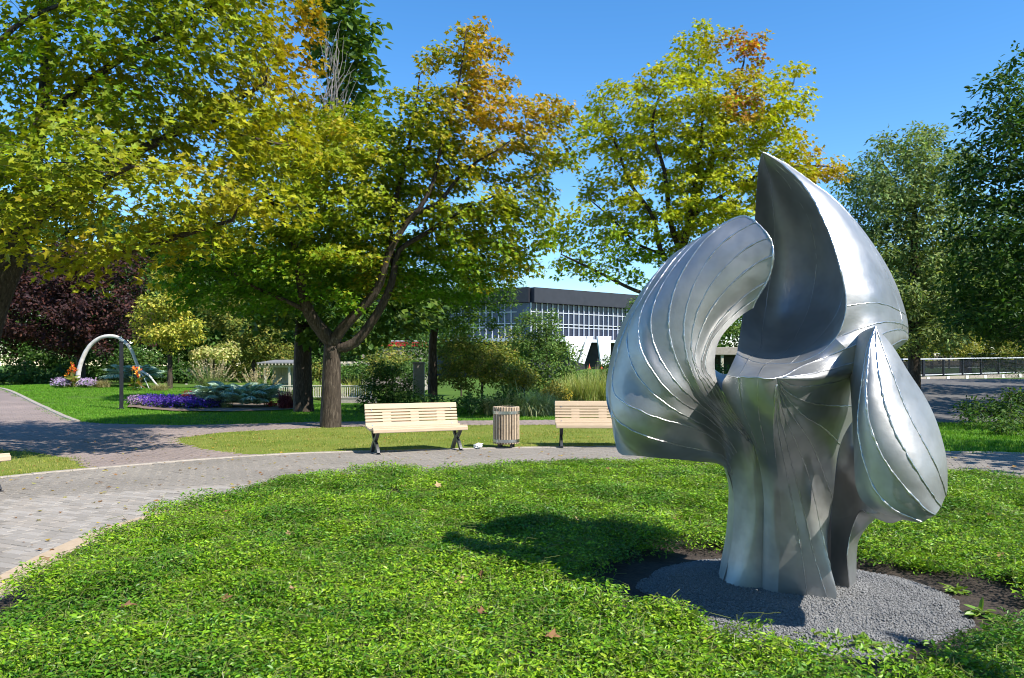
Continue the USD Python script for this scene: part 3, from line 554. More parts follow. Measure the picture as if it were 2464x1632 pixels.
instancer('ground_cover', cl, M['vinca'], np.c_[xs, hz], vr.random(len(xs)) * 2 * PI, vr.uniform(0.85, 1.3, len(xs)), np.where(tone_ < 0.40, vr.integers(3, 5, len(xs)), np.where(tone_ > 0.60, vr.integers(5, 7, len(xs)), vr.integers(0, 3, len(xs)))), tilt=vr.normal(0, 0.2, len(xs)))

# gravel stones
sr = np.random.default_rng(5)
stones = []
for k in range(4):
    s_ = trimesh.creation.icosphere(1, 1.0); s_.vertices *= sr.uniform(0.6, 1.2, 3) * (1 + sr.normal(0, 0.12, (len(s_.vertices), 1))); stones.append(('pebble', (s_.vertices * 0.0062, s_.faces)))
N = 30000
q = gravel_c + (sr.random((N, 1)) ** 0.5 * 1.10) * (lambda t: np.stack([np.cos(t), np.sin(t)], 1))(sr.random(N) * 2 * PI)
q = q[shapely.contains_xy(gravel_poly.buffer(0.03), q[:, 0], q[:, 1])]
rq = np.hypot(*(q - gravel_c).T)
instancer('gravel_stones', stones, M['stone'], np.c_[q, 0.041 + 0.006 * sr.random(len(q)) - 0.03 * sstep(rq, 0.88, 1.07)], sr.random(len(q)) * 6.28, sr.uniform(0.5, 1.25, len(q)), sr.integers(0, 4, len(q)), tilt=sr.random(len(q)) * 3, tint=False)

# lawn grass
lr = np.random.default_rng(31)
def blades(r, n, R, h0, h1, w, colours, lean=0.5, weights=None, segs=2, base=None, droop=0.6):
    """strips that lean and droop outward"""
    rad = R * np.sqrt(r.random(n)); th_ = r.random(n) * 2 * PI; p = np.stack([rad * np.cos(th_), rad * np.sin(th_), np.zeros(n)], 1) if base is None else base
    az = th_ + r.normal(0, 0.8, n); ln = np.abs(r.normal(0, lean, n)) if base is None else np.abs(r.normal(lean, 0.15, n))
    h = r.uniform(h0, h1, n); out = np.stack([np.cos(az), np.sin(az), 0 * az], 1); side = np.stack([-np.sin(az), np.cos(az), 0 * az], 1)
    V, k = [], segs + 1
    for i in range(k):
        t = i / segs; phi = ln * (0.4 + droop * 2 * t); c = p + (out * np.sin(phi * 0.7)[:, None] + np.array([0, 0, 1.0]) * np.cos(phi * 0.9)[:, None]) * (h * t)[:, None]
        ww = w * (1 - t) ** 0.7 + w * 0.08
        V += [c - side * ww / 2, c + side * ww / 2]
    V = np.stack(V, 1); F0 = []
    for i in range(segs):
        a0 = 2 * i; F0 += [(a0, a0 + 1, a0 + 3), (a0, a0 + 3, a0 + 2)]
    t = pick(r, n, colours, weights)
    v, f = merge(V, np.array(F0)); return v, f, np.repeat(t, 2 * k, 0)
lawn_c = [(0.19, 0.25, 0.03), (0.28, 0.30, 0.05), (0.38, 0.34, 0.10), (0.12, 0.19, 0.025)]
lush_c = [(0.08, 0.23, 0.012), (0.12, 0.29, 0.018), (0.17, 0.32, 0.03)]
def lawn_patch(name, poly, dens, protos, scale=(0.8, 1.3)):
    x0, y0, x1, y1 = poly.bounds; n = int(dens * (x1 - x0) * (y1 - y0)); P = np.stack([lr.uniform(x0, x1, n), lr.uniform(y0, y1, n)], 1)
    P = P[shapely.contains_xy(poly, P[:, 0], P[:, 1])]; P = P[np.abs(P[:, 0]) < 0.74 * P[:, 1] + 0.5]
    instancer(name, protos, M['blade'], np.c_[P, ztop(P[:, 0], P[:, 1]) - 0.03], lr.random(len(P)) * 6.28, lr.uniform(*scale, len(P)), lr.integers(0, len(protos), len(P)))
tuft = [('tuft', blades(lr, 70, 0.22, 0.03, 0.07, 0.008, lawn_c, 0.8, [3, 3, 2, 2])) for _ in range(4)]
lush = [('tuft', blades(lr, 80, 0.34, 0.04, 0.08, 0.013, lush_c, 0.8)) for _ in range(4)]
strip = sg.Polygon([(-8.5, 10), (-7.5, 16.9), (-7.0, 18.9), (-5.0, 20.4), (-1.2, 21.1), (2, 21.3), (9, 21.6), (14, 22.2), (14, 12), (9, 13)]).difference(sg.Polygon(ring(r_out)).buffer(0.1)).difference(rose_poly)
left_patch = sg.Polygon([(-6.5, 12.0), G2(172,1101), G2(76,1086), G2(-60,1081), (-20, 15), (-20, 9), (-9, 9)]).difference(sg.Polygon(ring(r_out)).buffer(0.1)).difference(rose_poly)
right_lawn = strip.intersection(sg.box(5.5, 0, 40, 40)); strip = strip.difference(right_lawn)
obj('lawn', sheet(strip.union(left_patch), -0.008, 0.8), M['lawn'], kind='structure')
lawn_patch('lawn_grass', strip, 16, tuft)
lawn_patch('lawn_grass', left_patch, 16, tuft)
back_lawn = sg.Polygon([(-30, 23), (-12.4, 22.6), (-11.2, 21.6), (-9.0, 21.2), (-7.2, 21.6), (-5.5, 22.3), (-1.2, 22.9), (4, 23.1), (4, 26.5), (-6, 32), (-10, 36), (-28, 44), (-34, 44)]).difference(rose_poly)
lawn_patch('lawn_grass', back_lawn, 9, lush)
lawn_patch('lawn_grass', right_lawn, 14, lush)
# ------------------------------------------------------------------ trees
def colonize(limbs, attr, step, di, dk, iters, tropism=(0, 0, 0.05), seed=0):
    """grows twigs from the limbs towards the attraction points; limbs are lists of (point, radius)"""
    pos, par, rad = [], [], []
    for limb, link in limbs:
        P = np.array([p for p, _ in limb], float); R = np.array([r for _, r in limb], float)
        L = np.linalg.norm(np.diff(P, axis=0), axis=1).sum(); n = max(2, int(L / step)); Q = spline(P, n)
        t = np.r_[0, np.cumsum(np.linalg.norm(np.diff(P, axis=0), axis=1))]; rr = np.interp(np.linspace(0, t[-1], n), t, R)
        start = -1
        if pos and link:
            start = int(np.argmin(np.linalg.norm(np.array(pos) - Q[0], axis=1)))
        for i in range(n):
            pos.append(Q[i]); par.append(start); rad.append(rr[i]); start = len(pos) - 1
    pos = np.array(pos); par = list(par); rad = list(rad); nl = len(pos); r = np.random.default_rng(seed)
    A = np.array(attr, float); trop = np.array(tropism)
    for _ in range(iters):
        if not len(A): break
        d, j = cKDTree(pos).query(A); ok = d < di
        if not ok.any(): di *= 1.5; continue
        u = (A[ok] - pos[j[ok]]) / np.maximum(d[ok], 1e-6)[:, None]
        acc = np.zeros_like(pos); np.add.at(acc, j[ok], u); k = np.unique(j[ok])
        g = acc[k] / np.maximum(np.linalg.norm(acc[k], axis=1, keepdims=True), 1e-6) + trop + r.normal(0, 0.12, (len(k), 3)); g /= np.linalg.norm(g, axis=1, keepdims=True)
        new = pos[k] + g * step; dn, _ = cKDTree(pos).query(new); m = dn > step * 0.4
        if not m.any(): break
        pos = np.vstack([pos, new[m]]); par += list(k[m]); rad += [0.0] * int(m.sum())
        A = A[cKDTree(pos).query(A)[0] > dk]
    par = np.array(par); rad = np.array(rad); n = len(pos)
    w = np.zeros(n); kids = np.bincount(par[par >= 0], minlength=n)
    w[kids == 0] = 1.0
    for i in range(n - 1, -1, -1):
        if par[i] >= 0: w[par[i]] += max(w[i], 1e-3)
    pipe = 0.0055 * np.maximum(w, 1) ** 0.46
    rad = np.where(np.arange(n) < nl, np.maximum(rad, pipe * 0.6), pipe)
    for i in range(nl, n): rad[i] = min(rad[i], rad[par[i]] * 0.92)
    return pos, par, rad, kids, nl
def skeleton_mesh(pos, par, rad, kmin=3, rmin=0.0):
    n = len(pos); child = [[] for _ in range(n)]
    for i in range(n):
        if par[i] >= 0: child[par[i]].append(i)
    vs, fs, o = [], [], 0; done = np.zeros(n, bool)
    for s in range(n):
        if done[s] or rad[s] < rmin: continue
        chain = [s]; done[s] = True
        while child[chain[-1]]:
            c = [q for q in child[chain[-1]] if not done[q]]
            if not c: break
            m = max(c, key=lambda q: rad[q])
            if rad[m] < rmin: break
            done[m] = True; chain.append(m)
        if par[s] >= 0: pts = np.vstack([pos[par[s]], pos[chain]]); rr = np.r_[min(rad[par[s]], rad[s] * 1.15), rad[chain]]
        else: pts = pos[chain]; rr = rad[chain]
        if len(pts) < 2: continue
        k = 12 if rr.max() > 0.12 else 7 if rr.max() > 0.04 else 4 if rr.max() > 0.015 else kmin
        v, f = tube(pts, rr, k, cap=False); vs.append(v); fs.append(f + o); o += len(v)
    return np.vstack(vs), np.vstack(fs)
def blob_points(r, blobs, n):
    """points inside a union of ellipsoids, given as (px, py, distance, half width px, half height px, half depth m, weight)"""
    w = np.array([q[3] * q[4] * q[6] for q in blobs], float); k = r.choice(len(blobs), n, p=w / w.sum()); u = rand_unit(r, n) * (r.random((n, 1)) ** 0.42)
    out = []
    for i in range(n):
        px, py, Y, hx, hy, hz_, _ = blobs[k[i]]; c = at(px, py, Y)
        out.append(c + u[i] * np.array([hx * Y / FPX, hz_, hy * Y / FPX]))
    return np.array(out)
def px_of(P): return CX + P[:, 0] / P[:, 1] * FPX, HY - (P[:, 2] - EYE) / P[:, 1] * FPX
def tree(name, label, catg, limbs, blobs, n_attr, leaves_per, size, shape, colour, seed, step=0.28, di=2.2, dk=0.42, spread=0.26, droop=0.35, flat=0.55, group=None, root=(0, 0, 0),
         trunk_mat='bark', rmin=0.0, kmin=3, minz=0.4, tip_r=0.013, gap=None, iters=90, horizon=0.5, bare=None, cover=None):
    r = np.random.default_rng(seed)
    A = blob_points(r, blobs, n_attr); A = A[A[:, 2] > minz]
    pos, par, rad, kids, nl = colonize(limbs, A, step, di, dk, iters, seed=seed)
    t = thing(name, label, catg, tuple(pos[0]), 0, group); o = pos[0]
    # flare at the foot
    v, f = skeleton_mesh(pos, par, rad, kmin, rmin); v = v - o
    obj('trunk', (v, f), M[trunk_mat], t, smooth=True)
    tips = np.where((rad < tip_r) & (np.arange(len(pos)) >= nl))[0]
    if not len(tips): tips = np.where(kids == 0)[0]
    if gap is not None: tips = tips[gap(pos[tips], r)]
    T = pos[tips]
    if cover:                                                     # enough leaves to close the crown this many times over
        leaf = 0.3 if len(shape) == 4 else 0.36 if len(shape) < 9 else 0.5
        leaves_per = max(4, int(round(cover * sum(PI * q[3] * q[4] * (q[2] / FPX) ** 2 * min(1, q[6] + .3) for q in blobs) / (leaf * size * size) / len(T))))
    n = len(T) * leaves_per
    base = np.repeat(T, leaves_per, 0); off = rand_unit(r, n) * (r.random((n, 1)) ** 0.5) * spread * np.array([1, 1, flat])
    P = base + off; P[:, 2] -= 0.3 * droop * np.hypot(off[:, 0], off[:, 1])
    outw = off + 0.25 * rand_unit(r, n) * spread; d = outw.copy(); d[:, 2] -= droop * spread * r.random(n)
    cen = A.mean(0); rel = (P - cen); rel /= np.maximum(np.linalg.norm(rel, axis=1, keepdims=True), 1e-6)
    nr = np.array([0, 0, 1.0]) + rel * np.array([0.45, 0.45, 0.1]) + r.normal(0, horizon, (n, 3))
    tint = colour(P, r)
    tinted('crown', tuple(x - o if i == 0 else x for i, x in enumerate(leaf_mesh(P, nr, d, r.uniform(0.72, 1.2, n) * size, tint, shape))), M['leaf'], t, kind='stuff')
    if bare is not None:
        obj('dead_twigs', (bare[0] - o, bare[1]), M['bark_grey'], t, label='bare dead grey twigs')
    return t
def path3(pts, Y0, Y1, r0, r1):
    n = len(pts); return [(at(px, py, Y0 + (Y1 - Y0) * i / (n - 1)), r0 + (r1 - r0) * i / (n - 1)) for i, (px, py) in enumerate(pts)]
def mixcol(c0, c1, t): return c0 + (c1 - c0) * np.clip(t, 0, 1)[:, None]
GREEN_L, YELLOW, ORANGE, RUST = np.array([0.115, 0.235, 0.012]), np.array([0.38, 0.36, 0.014]), np.array([0.47, 0.25, 0.026]), np.array([0.33, 0.085, 0.035])
DKGREEN = np.array([0.055, 0.115, 0.018])
def jit(c, r, s=0.16): return c * (1 + r.normal(0, s, (len(c), 1))) * (1 + r.normal(0, s * 0.35, (len(c), 3)))

# the maple in the middle, forked low
def col_mid(P, r):
    px, py = px_of(P); n3 = meshkit.fbm(P * 0.55, 3, 4); u = r.random(len(P))
    t = sstep(py, 760, 430) * 0.62 + (n3 - 0.5) * 0.9 + 0.25 * (u - 0.5); c = mixcol(GREEN_L[None] * np.array([0.85, 1, 0.9]), YELLOW[None], t)
    o_ = 0.62 * sstep(px, 980, 1200) * sstep(py, 540, 230) + 0.2 * sstep(py, 420, 150) + (n3 - 0.5) * 1.1 + 0.5 * (u - 0.5)
    return jit(mixcol(c, ORANGE[None] * (0.8 + 0.4 * u[:, None]), o_ - 0.1), r)
limbsA = [(path3([(795,1032),(796,990),(797,940),(798,880),(800,825)], 20.55, 20.6, 0.29, 0.22), False),
 (path3([(800,825),(767,787),(743,751),(727,699),(719,640),(690,540),(640,470)], 20.6, 19.3, 0.20, 0.05), True),
 (path3([(800,825),(788,770),(790,690),(787,608),(770,520),(762,420),(772,320)], 20.6, 21.2, 0.15, 0.04), True),
 (path3([(802,825),(818,798),(854,759),(894,715),(918,671),(930,624),(963,560),(1005,510),(1041,499),(1083,453),(1140,395),(1200,360)], 20.5, 19.0, 0.15, 0.02), True),
 (path3([(806,835),(836,835),(878,798),(910,751),(933,707),(949,648),(957,608),(1005,573),(1072,531),(1140,494),(1240,450)], 20.6, 19.6, 0.15, 0.02), True),
 (path3([(1005,510),(1042,440),(1062,350),(1092,250),(1112,150),(1122,70)], 19.5, 19.3, 0.06, 0.012), True),
 (path3([(949,648),(940,560),(960,450),(985,350),(1000,260),(1010,180)], 20.2, 19.8, 0.08, 0.015), True),
 (path3([(743,751),(680,720),(610,690),(540,640)], 20.2, 19.0, 0.07, 0.02), True)]
blA = [(1150,170,20.4,90,140,1.3,.7), (1100,330,20.2,150,130,1.9,.9), (1290,330,20.3,125,130,1.6,.8), (930,420,21.2,210,190,2.4,1.2), (730,440,19.8,220,190,3.0,1.4), (1190,520,20.6,190,130,2.0,1.0), (600,600,19.6,170,110,2.4,1.0),
       (980,600,21.6,220,100,1.9,.9), (760,620,20.2,200,110,2.6,1.1), (1160,640,20.4,120,80,1.6,.6), (1030,150,20.4,45,70,.9,.35), (1230,610,20.8,110,70,1.6,.6), (1090,690,21.8,140,55,1.5,.5), (560,710,20.2,170,65,2.0,.6), (870,680,22.2,160,50,1.2,.4), (470,640,20.0,110,90,1.8,.6)]
tree('maple_tree', 'maple with forked trunk on the lawn, leaves turning orange at its top right', 'tree', limbsA, blA, 4200, 15, 0.128, MAPLE, col_mid, 3, spread=0.34, cover=4.4)

# the maple behind the sculpture
def col_right(P, r):
    px, py = px_of(P); n3 = meshkit.fbm(P * 0.6, 3, 14); u = r.random(len(P))
    c = mixcol(GREEN_L[None] * np.array([1.25, 1.25, 0.9]), YELLOW[None] * np.array([1.12, 1.22, 1.1]), sstep(py, 720, 430) * 0.95 + (n3 - 0.5) * 0.7 + 0.3 * (u - 0.5))
    c = mixcol(c, ORANGE[None], sstep(px, 1850, 1990) * sstep(py, 250, 360) * 0.6 + (n3 - 0.58) * 1.2)
    return jit(mixcol(c, RUST[None] * (0.8 + 0.5 * u[:, None]), 0.85 * (u > .25) * sstep(np.hypot((px - 1795) / 95, (py - 120) / 75), 1.25, 0.35) + 0.8 * sstep(np.hypot((px - 1790) / 70, (py - 250) / 60), 1.2, 0.3) * (u > .4)), r)
limbsB = [(path3([(1655,1012),(1650,900),(1642,780),(1640,690),(1641,600)], 22.9, 23, 0.27, 0.17), False),
 (path3([(1641,600),(1664,520),(1682,460),(1700,416),(1732,333),(1762,250),(1790,150)], 23, 22.6, 0.12, 0.025), True),
 (path3([(1641,610),(1620,560),(1607,479),(1596,400),(1570,312),(1600,200)], 23, 22, 0.10, 0.025), True),
 (path3([(1640,650),(1600,622),(1570,520),(1523,453),(1490,370),(1450,280)], 23, 22.6, 0.09, 0.025), True),
 (path3([(1640,720),(1590,715),(1539,703),(1461,666),(1388,630),(1350,612)], 23, 22, 0.08, 0.02), True),
 (path3([(1590,610),(1544,593),(1482,536),(1430,490)], 22.9, 23.6, 0.05, 0.02), True),
 (path3([(1664,520),(1740,470),(1830,420),(1920,400),(1990,400)], 23, 23.2, 0.07, 0.02), True),
 (path3([(1700,416),(1780,350),(1860,280),(1910,200)], 22.8, 23.6, 0.05, 0.018), True),
 (path3([(1650,560),(1680,400),(1690,280),(1680,150)], 23, 23.6, 0.07, 0.02), True)]
blB = [(1640,300,22.8,200,150,2.2,1.2), (1480,330,22.6,110,150,1.8,.9), (1800,300,22.8,150,160,2.0,1.0), (1900,400,23,130,75,1.6,.7), (1430,560,22.6,120,90,1.6,.8), (1570,520,22.9,150,120,1.9,.8), (1690,130,22.9,90,75,1.3,.5),
       (1905,190,23.2,50,65,.9,.3), (1790,110,22.8,75,55,.9,.35), (1700,480,22.9,150,110,2.0,.8), (1410,650,22.3,80,50,1.0,.5), (1540,640,22.6,70,60,1.0,.3), (1950,470,23,80,50,1.0,.3)]
tree('maple_tree', 'airy maple of yellow leaves behind the sculpture, red tuft on top', 'tree', limbsB, blB, 2700, 13, 0.125, MAPLE, col_right, 5, spread=0.32, dk=0.44, cover=3.5)

# the maple at the left edge, nearest the camera
def col_left(P, r):
    px, py = px_of(P); n3 = meshkit.fbm(P * 0.6, 3, 24); u = r.random(len(P))
    t = 0.46 + (n3 - 0.5) * 1.2 + 0.3 * (u - 0.5) + 0.25 * sstep(px, 350, 700) - 0.35 * sstep(px, 200, 0) * sstep(py, 300, 100)
    c = mixcol(GREEN_L[None] * 0.85, YELLOW[None] * 0.95, t)
    return jit(mixcol(c, ORANGE[None] * 0.8, 0.6 * sstep(px, 560, 760) * sstep(py, 380, 200) + (n3 - 0.62) * 1.5), r)
limbsL = [(path3([(-62,1075),(-58,1000),(-44,850),(-14,730),(18,650),(45,590)], 15.6, 15.6, 0.30, 0.24), False),
 (path3([(45,590),(70,450),(95,310),(112,170),(105,20),(120,-200)], 15.6, 15.8, 0.20, 0.05), True),
 (path3([(40,620),(120,632),(220,622),(323,599),(396,578),(453,562),(560,530)], 15.5, 12.8, 0.12, 0.03), True),
 (path3([(60,520),(200,430),(360,350),(500,280),(640,200)], 15.6, 14.0, 0.13, 0.03), True),
 (path3([(50,560),(130,500),(230,440),(320,400)], 15.5, 11.3, 0.11, 0.03), True),
 (path3([(95,310),(220,190),(380,90),(560,-20)], 15.7, 15.0, 0.10, 0.03), True),
 (path3([(50,580),(0,480),(-90,380),(-200,260)], 15.6, 14.5, 0.13, 0.03), True),
 (path3([(-120,240),(-40,160),(0,100),(73,42),(150,10)], 14.6, 14.0, 0.07, 0.03), True),
 (path3([(500,280),(600,330),(690,350)], 14.4, 14.8, 0.05, 0.02), True),
 (path3([(45,590),(-60,520),(-160,520)], 15.5, 13.0, 0.09, 0.03), True)]
blL = [(170,420,12.2,260,130,1.6,1.2), (430,470,13.0,200,100,1.5,1.0), (620,500,13.4,150,70,1.2,.8), (130,560,12.4,210,90,1.5,.9), (400,560,13.2,170,70,1.2,.7), (300,200,15.0,260,170,2.3,1.4), (560,170,14.9,200,170,2.1,1.2),
       (560,20,15.2,240,100,2.2,.9), (100,120,15.2,140,150,1.6,.45), (690,230,15.6,110,150,1.5,.7), (640,360,14.2,150,90,1.5,.8), (-200,350,14.5,220,250,2.5,1.0), (300,-120,15.2,420,120,2.6,1.0), (20,440,13.4,130,110,1.6,.7), (250,330,14.4,260,100,1.8,.8), (200,680,12.9,90,40,.8,.25), (560,650,13.2,70,35,.6,.16), (330,640,13.0,110,40,.9,.35), (60,640,12.6,90,40,.9,.3), (480,330,14.6,170,90,1.6,.7)]
tree('maple_tree', 'large maple at the left edge with golden-green leaves over the path', 'tree', limbsL, blL, 4800, 13, 0.135, MAPLE, col_left, 9, spread=0.34, dk=0.40, step=0.24, cover=3.6)

# the big-leaved tree behind the forked maple
rk = np.random.default_rng(77); tw = []; o_ = 0
for i in range(60):
    p0 = at(800 + rk.uniform(-22, 22), rk.uniform(150, 330), 24.6); e = np.array([rk.normal(0, 0.30), rk.normal(0, .25), rk.uniform(0.7, 1.5)])
    v, f = tube([p0, p0 + e * 0.5 + rk.normal(0, .06, 3), p0 + e], [0.014, 0.009, 0.005], 3, cap=False); tw.append((v, f + o_)); o_ += len(v)
v, f = tube([at(742, 560, 26.8), at(768, 430, 26), at(790, 330, 24.8), at(800, 190, 24.6)], [0.06, 0.05, 0.035, 0.02], 5, cap=False); tw.append((v, f + o_))
twigs = (np.vstack([x[0] for x in tw]), np.vstack([x[1] for x in tw]))
def col_cat(P, r): u = r.random(len(P)); return jit(mixcol(np.array([[0.05, 0.11, 0.018]]), np.array([[0.13, 0.20, 0.03]]), u * 1.1 - 0.2 + (meshkit.fbm(P * .5, 2, 6) - .4)), r)
limbsK = [(path3([(731,992),(728,930),(729,840),(731,760),(735,650),(740,520)], 27.0, 27.2, 0.36, 0.22), False), (path3([(740,520),(770,380),(810,220),(840,60)], 27.2, 26.2, 0.18, 0.05), True),
 (path3([(735,650),(650,620),(560,600)], 27, 26, 0.10, 0.03), True), (path3([(733,700),(850,660),(960,680),(1010,740)], 27, 25.5, 0.10, 0.03), True), (path3([(731,740),(660,760),(600,790)], 27, 26, 0.07, 0.03), True)]
blK = [(865,150,26.0,55,150,1.2,1.0), (800,60,26.0,80,120,1.6,.9), (720,770,26.2,110,55,1.4,.8), (860,790,25.8,90,55,1.3,.6), (990,740,25.2,80,90,1.3,.7), (650,720,26.2,80,60,1.4,.5), (840,640,26.2,140,90,1.6,.8), (800,300,26.4,60,130,1.4,.4), (880,300,26.4,60,100,1.2,.5)]
tree('catalpa_tree', 'tall dark-trunked tree with big heart-shaped leaves behind the forked maple', 'tree', limbsK, blK, 1100, 9, 0.27, HEART, col_cat, 13, spread=0.4, droop=0.9, bare=twigs, cover=3.2)
# the slim tree behind the first bench
def col_slim(P, r): u = r.random(len(P)); return jit(mixcol(np.array([[0.07, 0.16, 0.02]]), np.array([[0.16, 0.26, 0.035]]), u * .8 + (meshkit.fbm(P * .6, 2, 7) - .5)), r)
limbsS = [(path3([(1042,987),(1041,930),(1041,870),(1044,800),(1060,740)], 28.3, 28.3, 0.19, 0.12), False), (path3([(1060,740),(1100,690),(1180,650),(1250,640)], 28.3, 27.6, 0.08, 0.02), True), (path3([(1060,740),(1080,640),(1120,560)], 28.3, 28.6, 0.08, 0.02), True), (path3([(1050,770),(1000,700),(960,660)], 28.3, 28, 0.06, 0.02), True)]
blS = [(1130,690,28,130,75,2.0,1.0), (1060,740,28,100,60,1.6,.8), (1180,620,28,100,60,1.6,.6), (990,640,28.4,90,80,1.8,.6), (1130,770,27.8,100,35,1.2,.5)]
tree('slim_tree', 'slim bright green tree directly behind the first bench', 'tree', limbsS, blS, 700, 14, 0.13, OVAL, col_slim, 17, spread=0.38, cover=3.4)

# ---------------------------------------------------------------- trees and bushes beyond
def simple_tree(name, label, catg, base, height, blobs, n_attr, per, size, cols, seed, shape=RHOMB, w=None, trunk_r=0.18, spread=0.5, group=None, flat=0.8, droop=0.3, jitter=0.2, step=0.5, horizon=0.7, lean=(0, 0), cover=4.2):
    bx, by = base; z0 = float(ztop(bx, by)) - 0.05; bz = np.array([bx, by, z0])
    limbs = [([(bz, trunk_r), (bz + [lean[0] * .4, lean[1] * .4, height * 0.35], trunk_r * 0.75), (bz + [lean[0], lean[1], height * 0.8], trunk_r * 0.3)], False)]
    def colour(P, r):
        n3 = meshkit.fbm(P * 0.5, 3, seed); c = pick(r, len(P), cols, w, jitter); return c * (0.78 + 0.5 * n3)[:, None]
    return tree(name, label, catg, limbs, blobs, n_attr, per, size, shape, colour, seed, step=step, di=6, dk=step * 1.4, spread=spread, flat=flat, droop=droop, group=group, rmin=0.004, minz=z0 + 0.1, tip_r=0.02, horizon=horizon, iters=60, cover=cover)
DG = [(0.028, 0.07, 0.012), (0.05, 0.11, 0.018), (0.08, 0.15, 0.025)]
MG = [(0.05, 0.11, 0.02), (0.08, 0.16, 0.03), (0.12, 0.19, 0.04)]
OL = [(0.14, 0.18, 0.03), (0.21, 0.23, 0.04), (0.28, 0.26, 0.05), (0.10, 0.14, 0.025)]
MAROON = [(0.035, 0.016, 0.018), (0.06, 0.025, 0.024), (0.10, 0.038, 0.028), (0.045, 0.028, 0.028)]
GOLD = [(0.42, 0.40, 0.05), (0.30, 0.33, 0.05), (0.52, 0.48, 0.10), (0.16, 0.22, 0.03)]
CREAM = [(0.55, 0.50, 0.22), (0.40, 0.40, 0.14), (0.25, 0.30, 0.07)]
GG = [(0.15, 0.21, 0.06), (0.20, 0.27, 0.08), (0.26, 0.33, 0.11), (0.10, 0.15, 0.04)]
B2 = lambda px, Y: ((px - CX) / FPX * Y, Y)
simple_tree('purple_tree', 'wide dark purple-leaved tree behind the white arch', 'tree', B2(195, 43), 7, [(150,740,42,190,110,3,1.2), (300,790,42,90,70,2,.5), (0,720,42,130,130,3,.7), (220,640,43,150,70,2.5,.6)], 900, 13, 0.20, MAROON, 101, w=[3,3,2,2], trunk_r=0.25)
simple_tree('golden_tree', 'slender golden-leaved tree with a bare grey trunk beyond the flower bed', 'tree', B2(409, 38), 5.4, [(420,690,37.5,50,70,1.2,1.0), (390,760,37.5,75,70,1.5,1.2), (440,800,37.5,60,40,1.2,.7), (350,830,37.5,30,25,.7,.3)], 420, 16, 0.17, GOLD, 103, w=[3,2,2,1.3], trunk_r=0.13, spread=0.42)
simple_tree('cream_shrub', 'cream and yellow leaved shrub above the plumed grass', 'shrub', B2(515, 39), 2.6, [(520,845,39,60,32,1.0,1.0), (480,865,38.6,35,20,.7,.5)], 180, 16, 0.15, CREAM, 104, trunk_r=0.06, spread=0.36)
simple_tree('olive_tree', 'feathery olive green tree between the cream shrub and the pergola', 'tree', B2(610, 50), 5.5, [(610,800,50,90,75,2.2,1.0), (560,740,51,80,70,2,.7), (660,850,50,60,40,1.5,.5)], 420, 13, 0.2, OL, 105, trunk_r=0.14)
for i, (px, Y, top, wd, lab) in enumerate([(-60, 56, 470, 260, 'dark tree mass beyond the purple tree, cut by the left edge'), (330, 58, 520, 200, 'dark tree behind the golden tree, beyond the flower bed'), (560, 62, 560, 160, 'dark tall tree behind the olive tree'), (700, 66, 560, 190, 'dark tree far behind the two big trunks'), (160, 64, 440, 230, 'dark tree rising over the purple tree'), (450, 70, 480, 190, 'dark tree between the golden and the olive tree, far back'), (850, 74, 600, 140, 'dark green tree at the back, left of the office building'), (770, 60, 640, 110, 'dark leafy tree behind the pergola roof'), (980, 66, 660, 110, 'dark green tree standing close before the left office wing'), (610, 70, 600, 120, 'dark tree behind the garden shelter, far back')]):
    hh = (HY - top) / FPX * Y + 1
    simple_tree('background_tree', lab, 'tree', B2(px, Y), hh, [(px, (top + 900) / 2, Y, wd, (900 - top) / 2, 4, 1), (px, top + 90, Y, wd * .6, 90, 3, .4)], 650, 13, 0.34, DG if i != 2 else MG, 110 + i, trunk_r=0.3, spread=0.8, step=0.8)
for i, (px, py, Y, hx, hy, lab, c) in enumerate([(60, 915, 46, 90, 35, 'low clipped bush in shade at the far left of the lawn', MG), (210, 885, 47, 80, 55, 'dark bush under the purple tree behind the lilac flowers', DG), (330, 890, 46, 70, 60, 'leafy green bush seen through the white arch', MG), (430, 915, 46, 90, 45, 'dark bush right of the golden tree trunk', DG), (110, 850, 49, 130, 60, 'tall dark hedge bush at the back of the left lawn', DG)]):
    simple_tree('garden_bush', lab, 'shrub', B2(px, Y), 2.0, [(px, py, Y, hx, hy, 1.2, 1)], 260, 13, 0.2, c, 120 + i, trunk_r=0.06, spread=0.42, step=0.4)
# shrubs behind the benches
simple_tree('dark_shrub', 'dense dark shrub left of the slim tree behind the first bench', 'shrub', B2(945, 27), 2.0, [(935,930,27,65,58,.9,1.0), (900,960,26.6,40,30,.7,.5), (985,955,26.8,40,40,.7,.6), (930,880,27,40,30,.7,.4)], 420, 13, 0.10, DG, 131, trunk_r=0.04, spread=0.26, step=0.25, shape=OVAL)
simple_tree('olive_shrub', 'broad olive shrub with many thin stems behind the litter bin', 'shrub', B2(1160, 29), 2.6, [(1160,880,29,110,55,1.3,1.2), (1110,850,29,70,60,1.2,.8), (1240,905,28.6,60,40,1,.7), (1080,910,28.6,50,40,.9,.5)], 480, 12, 0.12, OL, 132, trunk_r=0.05, spread=0.3, step=0.28, shape=OVAL, w=[3,3,1.6,2])
simple_tree('yellowing_shrub', 'shrub with yellowing leaves at the right of the olive shrub', 'shrub', B2(1262, 28), 1.8, [(1260,915,28,38,34,.8,1.0)], 110, 13, 0.12, [(0.28,0.25,0.03),(0.14,0.16,0.03),(0.34,0.27,0.04)], 133, trunk_r=0.035, spread=0.26, step=0.25, shape=OVAL)
